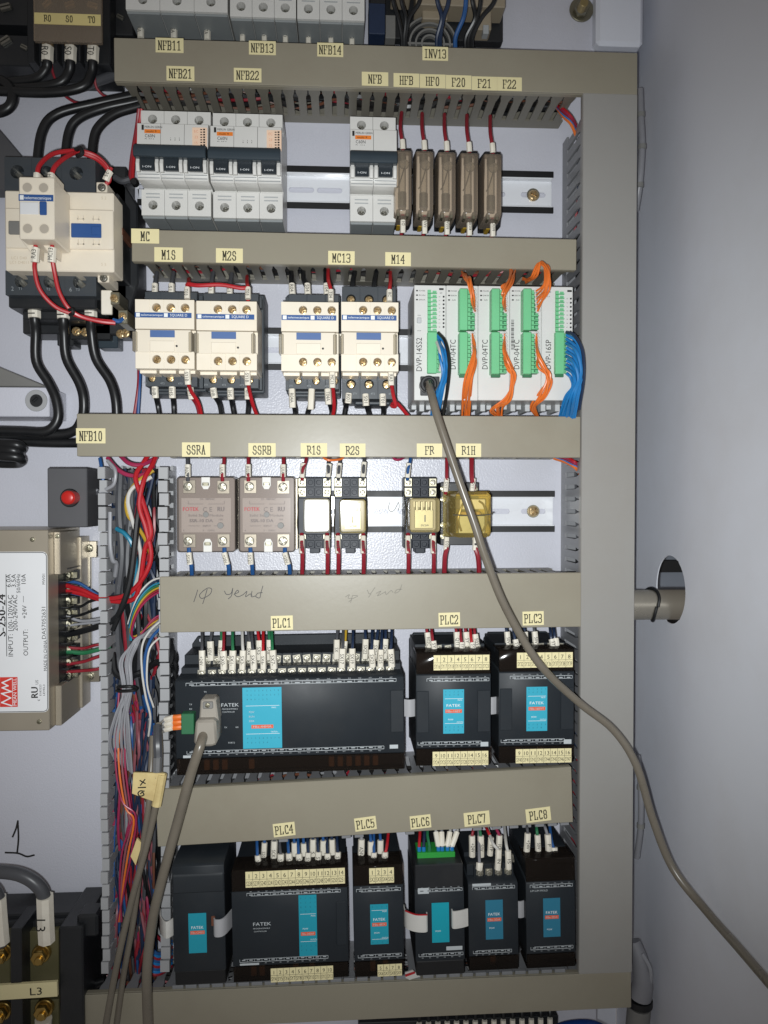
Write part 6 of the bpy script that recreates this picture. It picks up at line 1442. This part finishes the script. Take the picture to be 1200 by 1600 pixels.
# grey sheathed cables between duct and side wall
for k, (pts, r, m, lab) in enumerate((([(1000, 140, 20), (1001, 180, 22), (1003, 230, 24), (999, 290, 20), (993, 330, 10)], 2.8, 'w_grey', 'pale sheathed cable behind the upper part of tall duct'),
                            ([(996, 1180, 16), (1001, 1230, 20), (1001, 1290, 20), (995, 1340, 12)], 2.6, 'w_grey', 'pale sheathed cable behind the lower part of tall duct'))):
    o = wire(lab, pts, r, m, 'cable', n=12)
    for q in range(len(pts) - 2):
        a = W(*pts[q + 1]) - W(*pts[0]); bm = nb(); tube(bm, [a + Vector((0, 0, -2)), a + Vector((0, 0, 2))], r + .7, 12, sub=1); fin('band', bm, 'grey', o)
t = Thing('cable_gland', 'grey and black cable gland in the lower right corner', 'cable gland', 1000, 1530, 0, 0)
cx, cz = U(1000, 1530, 20)
bm = nb(); tube(bm, [t.L(990, 1470, 22), t.L(1000, 1500, 26), t.L(1004, 1535, 28), t.L(1000, 1555, 26)], lambda f: 5.5 + 4.5 * f, 16); t.fin('body', bm, 'w_grey')
bm = nb(); tube(bm, [t.L(1000, 1560, 26), t.L(1000, 1570, 26)], 10.6, 16); t.fin('seal', bm, 'jet')
bm = nb(); tube(bm, [t.L(999, 1572, 26), t.L(995, 1620, 24)], 9.8, 16); t.fin('nut', bm, 'grey')
bm = nb(); tube(bm, [t.L(1003, 1490, 30), t.L(1016, 1515, 34), t.L(1016, 1540, 32)], 1.8, 8); t.fin('label_flap', bm, 'w_lgrey')
for q in range(4): wire('green plant strand in the lower right corner', [(1028 + q * 4, 1620, 10 + 4 * q), (1030 + q * 3, 1590, 16), (1024 + q * 2, 1560, 10)], 1.6, 'leafgreen', group='green plant strands')  # green plant strands, built as tubes with the wire helper
wire('dark blue cable below the lowest duct', [(850, 1622, 30), (885, 1606, 34), (925, 1604, 34), (955, 1618, 30)], 5.0, 'bluebag', 'cable', n=14)
solid_tb = Thing('terminal_block', 'dark terminal row below the lowest duct at the bottom edge', 'terminal block', 740, 1620, 0, 0); solid_tb.b('body', 560, 1592, 872, 1680, 2, 24, 'black', .5)
for q in range(17):
    x = 655 + q * 14.6
    if x > 865: break
    wire(f'white sleeve wire below the lowest duct', [(x, 1570, 30), (x, 1590, 34), (x, 1630, 34)], 1.6, 'w_black', group='sleeves along the bottom edge', sleeves=[((x, 1598 - (x - 655) * .035, 36), (x, 1625, 36), '', 2.3)])

# ================================================================== long grey cables in front
wire('long grey serial cable looping from the DVP-14SS2 port across the tall duct', [(669.5, 600, 82), (674, 615, 92), (683, 650, 100), (715, 745, 104), (740, 815, 106), (758, 870, 106), (790, 950, 104), (843, 1038, 100), (905, 1098, 92), (958, 1140, 92), (994, 1195, 98), (1020, 1280, 104), (1052, 1358, max(112, wall_d(1052, 1358) + 18)), (1105, 1425, wall_d(1105, 1425) + 22), (1155, 1482, wall_d(1155, 1482) + 22), (1205, 1540, wall_d(1205, 1540) + 22), (1260, 1605, wall_d(1260, 1605) + 22)],
     3.0, 'grey_cable', 'cable', n=14, sleeves=[((669.5, 600, 80), (672, 608, 86), '', 3.9, 'black')])
wire('thick grey cable running down from the grey plug', [(318, 1148, 100), (312, 1168, 108), (298, 1210, 108), (276, 1290, 104), (252, 1378, 100), (238, 1440, 98), (230, 1510, 98), (230, 1570, 98), (233, 1640, 98)], 3.6, 'grey_cable', 'cable', n=14)
wire('left thin grey cable running from the tape flag to the lower edge', [(248, 1130, 66), (250, 1180, 78), (246, 1240, 84), (232, 1310, 84), (205, 1410, 84), (182, 1510, 84), (160, 1630, 84)], 2.5, 'grey_cable', 'cable', n=12)
wire('right thin grey cable running from the tape flag to the lower edge', [(238, 1150, 60), (236, 1200, 70), (232, 1260, 78), (222, 1330, 78), (208, 1440, 78), (192, 1530, 78), (178, 1630, 78)], 2.3, 'grey_cable', 'cable', n=12)
wire('dark heat shrink wire above the tape flag', [(246, 1135, 70), (246, 1160, 80), (247, 1185, 82), (246, 1205, 84)], 3.4, 'w_dgrey', sleeves=[((246, 1184, 83), (245, 1215, 85), '', 3.3, 'sheath')])
t = Thing('tape_flag', 'yellowed tape flag with pen marks round the thin grey cables', 'tape flag', 228, 1233, 84, -4)
bm = nb(); a = [(t.x(px, 92), t.z(py, 92)) for px, py in ((204, 1211), (254, 1210), (250, 1258), (222, 1250), (204, 1244))]; prism_d(bm, a, 2, 4.2); t.fin('flag', bm, 'tape', .2)
bm = nb(); tube(bm, [t.L(252, 1208, 86), t.L(246, 1258, 86)], 3.6, 10); t.fin('wrap', bm, 'tape')
pen(t, [[(218, 1220), (226, 1224)], [(225, 1218), (219, 1227)], [(216, 1231), (227, 1230)], [(225, 1236), (219, 1236), (216, 1240), (219, 1244), (225, 1242), (223, 1238), (220, 1240)]], 88.3, .9, 'ink')
bm = nb(); prism_d(bm, [tuple(U(px, py, 80)) for px, py in ((204, 1338), (214, 1310), (222, 1318), (212, 1352))], 78, 80); tag(fin('tape_flag', bm, 'tape'), 'small blank tape flag lower in the open duct', 'tape flag')
# ================================================================== wires inside the open vertical duct
def run(label, m, r, pts, group=None): wire(label, pts, r, m, group=group)
run('bright yellow wire curving in the open duct', 'w_yellow', 1.5, [(240, 735, 50), (212, 755, 52), (198, 780, 54), (200, 805, 54), (213, 820, 52), (228, 845, 48), (236, 870, 40)])
run('white wire beside the yellow wire in the open duct', 'w_white', 1.6, [(237, 745, 52), (208, 762, 54), (200, 782, 55), (206, 810, 55), (216, 845, 54), (220, 880, 52), (210, 920, 44)])
run('black cord crossing the open duct', 'w_black', 1.9, [(222, 795, 56), (214, 820, 57), (208, 860, 57), (202, 900, 56), (196, 935, 54), (176, 985, 50)])
run('pale blue tubing in the open duct', 'w_cyan', 1.8, [(182, 826, 46), (196, 835, 50), (208, 855, 50), (212, 890, 48), (210, 930, 42), (205, 1000, 34)])
run('crimson wire at the top of the open duct', 'w_magenta', 1.7, [(168, 715, 50), (182, 732, 54), (200, 742, 54), (222, 742, 50), (240, 728, 44)])
run('second crimson wire at the top of the open duct', 'w_magenta', 1.7, [(188, 712, 50), (202, 724, 54), (222, 726, 52), (245, 715, 44)])
run('navy wire at the right of the open duct', 'w_navy', 1.5, [(240, 740, 50), (232, 775, 52), (226, 800, 52), (222, 830, 46), (216, 900, 40)])
run('grey lead curling at the left lip of the open duct', 'w_lgrey', 1.4, [(168, 720, 58), (180, 735, 62), (178, 756, 62), (165, 765, 60)])
run('blue wire at the left lip of the open duct', 'w_dblue', 1.4, [(156, 716, 46), (160, 740, 50), (162, 765, 50)])
run('grey strap hanging inside the open duct', 'w_lgrey', 1.7, [(172, 800, 56), (172, 850, 58), (176, 875, 56), (182, 880, 52), (180, 900, 44)])
# rainbow of thin wires bending into the handwriting duct
for q, m in enumerate(('w_white', 'w_navy', 'w_cyan', 'w_green', 'w_yellow', 'w_dred', 'w_magenta')):
    run(f'{MATN[m]} thin wire bending into the handwriting duct', m, .8, [(262, 902 + q * 3, 42), (240, 906 + q * 4, 48), (222, 922 + q * 4, 52), (210, 945 + q * 4, 52), (200 + q, 975 + q * 3, 48), (204 + q * 2, 990 + q, 44), (240, 985 - q * 3, 40), (262, 975 - q * 3, 36)][: 8 if q > 3 else 5])
run('white wire arcing out of the handwriting duct', 'w_white', .85, [(258, 965, 50), (235, 985, 56), (222, 1010, 60), (222, 1050, 60), (228, 1090, 60), (235, 1120, 58), (232, 1150, 52)])
run('blue wire arcing out of the handwriting duct', 'w_dblue', 1.2, [(258, 975, 50), (238, 995, 56), (228, 1020, 60), (226, 1050, 60), (232, 1085, 58), (236, 1120, 50), (234, 1180, 40)])
run('yellow white wire arcing out of the handwriting duct', 'w_white', .8, [(264, 990, 50), (245, 1000, 58), (232, 1020, 62), (230, 1070, 60), (240, 1105, 56)])
run('thick slate hose rising in the open duct', 'w_dgrey', 3.2, [(188, 735, 30), (186, 800, 34), (190, 870, 36), (182, 950, 34), (186, 1040, 30), (196, 1120, 26)])
run('second slate hose rising in the open duct', 'w_dgrey', 3.0, [(205, 735, 26), (204, 800, 30), (198, 880, 32), (204, 960, 34), (196, 1040, 30)])
run('loop of black cable beside the handwriting duct', 'w_black', 2.6, [(176, 1020, 40), (180, 1050, 46), (196, 1058, 46), (222, 1050, 40), (245, 1035, 50), (262, 1040, 56), (268, 1020, 52), (266, 1000, 44)])
# bundle of grey signal wires, tied
random.seed(21)
for q in range(13):
    a = random.uniform(-9, 9); b = random.uniform(-14, 14)
    run('grey signal wire of the tied bundle in the open duct', 'w_lgrey' if q % 3 else 'w_grey', .75, [(250 - q * .5, 968 + q * 2.2, 46), (232 - q, 985 + q, 54 + a * .3), (208 + a * .6, 1003 + abs(a), 60), (196 + a, 1035, 60), (199 + a * .8, 1076, 61), (192 + b, 1120, 60), (190 + b * 1.6, 1160, 58), (196 + b * 1.3, 1200 + b, 52)], 'tied grey signal wires')
wire('black cable tie round the grey signal wires', [(184, 1074, 58), (190, 1073, 65), (205, 1073, 66), (214, 1076, 60), (206, 1079, 63), (188, 1080, 62), (183, 1079, 58)], 1.3, 'jet', 'cable tie')
# mixed fine wires lower in the duct: a mass nobody could count
cols = ['w_dblue', 'w_dred', 'w_navy', 'w_magenta', 'w_dgrey', 'w_brown', 'w_navy', 'w_lgrey', 'w_pink', 'w_black']
bms = {c: nb() for c in cols}
for q in range(170):
    m = cols[q % len(cols)]
    if q % 10 == 7 and q > 40: m = 'w_dblue'
    if q >= 125: m = ('w_dgrey', 'w_black', 'w_dgrey', 'w_navy', 'w_dgrey')[q % 5]
    x = random.uniform(178, 238); pts = []
    y = random.uniform(1050, 1150) if q < 125 else random.uniform(730, 820)
    y1 = 1535 if q < 125 else random.uniform(1050, 1250)
    while y < y1:
        x = min(240, max(178, x + random.uniform(-16, 16))); pts.append(W(x, y, random.uniform(10, 46 if q < 125 else 34))); y += random.uniform(55, 90)
    pts.append(W(x + random.uniform(-10, 10), y1, 26)); tube(bms[m], pts, random.uniform(.9, 1.5) * (1 if q < 125 else 1.7), 6, sub=4)
for m, b in bms.items():
    o = fin('wire_mass', b, m, kind='stuff'); o['label'] = f'mass of fine {MATN.get(m, "pink")} wires in the open duct'; o['category'] = 'wires'
for q in range(4):
    x = 180 + q * 3
    run(f'{("crimson", "orange", "pink")[q % 3]} fine wire standing proud in the lower open duct', ('w_magenta', 'w_orange', 'w_pink')[q % 3], .8, [(186 + q * 6, 1080, 46), (180 + q * 5, 1180, 58), (190 + q * 5, 1250 + q * 8, 62), (212 - q * 3, 1275 + q * 6, 62), (206 - q * 5, 1330, 60), (196 - q * 3, 1380, 56), (184 + q * 2, 1440, 48)], 'fine coloured wires standing proud')
for q in range(9):
    m = ('w_dblue', 'w_blue', 'w_dred')[q % 3]
    run(f'{MATN[m]} wire curling past the right lip of the open duct', m, 1.3, [(268, 1470 + q * 5, 30), (250, 1490 + q * 4, 44), (236, 1480 + q * 5, 46), (226, 1450 + q * 6, 40), (222, 1400, 34)], 'wires curling out low in the open duct')
# black wires arching between the open duct's right lip and the wide controller
for q in range(11):
    run('black wire arching beside the left end of the wide controller', 'w_black', 1.5, [(262, 1012 + q * 16, 44), (272, 1018 + q * 16, 50), (275, 1034 + q * 16, 48), (266, 1050 + q * 16, 40)], 'black arching wires beside the duct lip')
for q in range(5):
    m = ('w_red', 'w_magenta', 'w_dred', 'w_blue', 'w_orange')[q]
    run(f'{MATN[m]} wire crossing from duct into the tall duct at right', m, 1.4, [(866, 712 + q, 30), (884, 714 + q * 2, 40), (898, 722 + q * 2, 48), (906, 728 + q * 3, 40)])
    run(f'{MATN[m]} wire bending into the top corner of tall duct', m, 1.2, [(868, 165, 26), (880, 170 + q * 3, 36), (892, 182 + q * 3, 40), (900, 196 + q * 4, 36)])
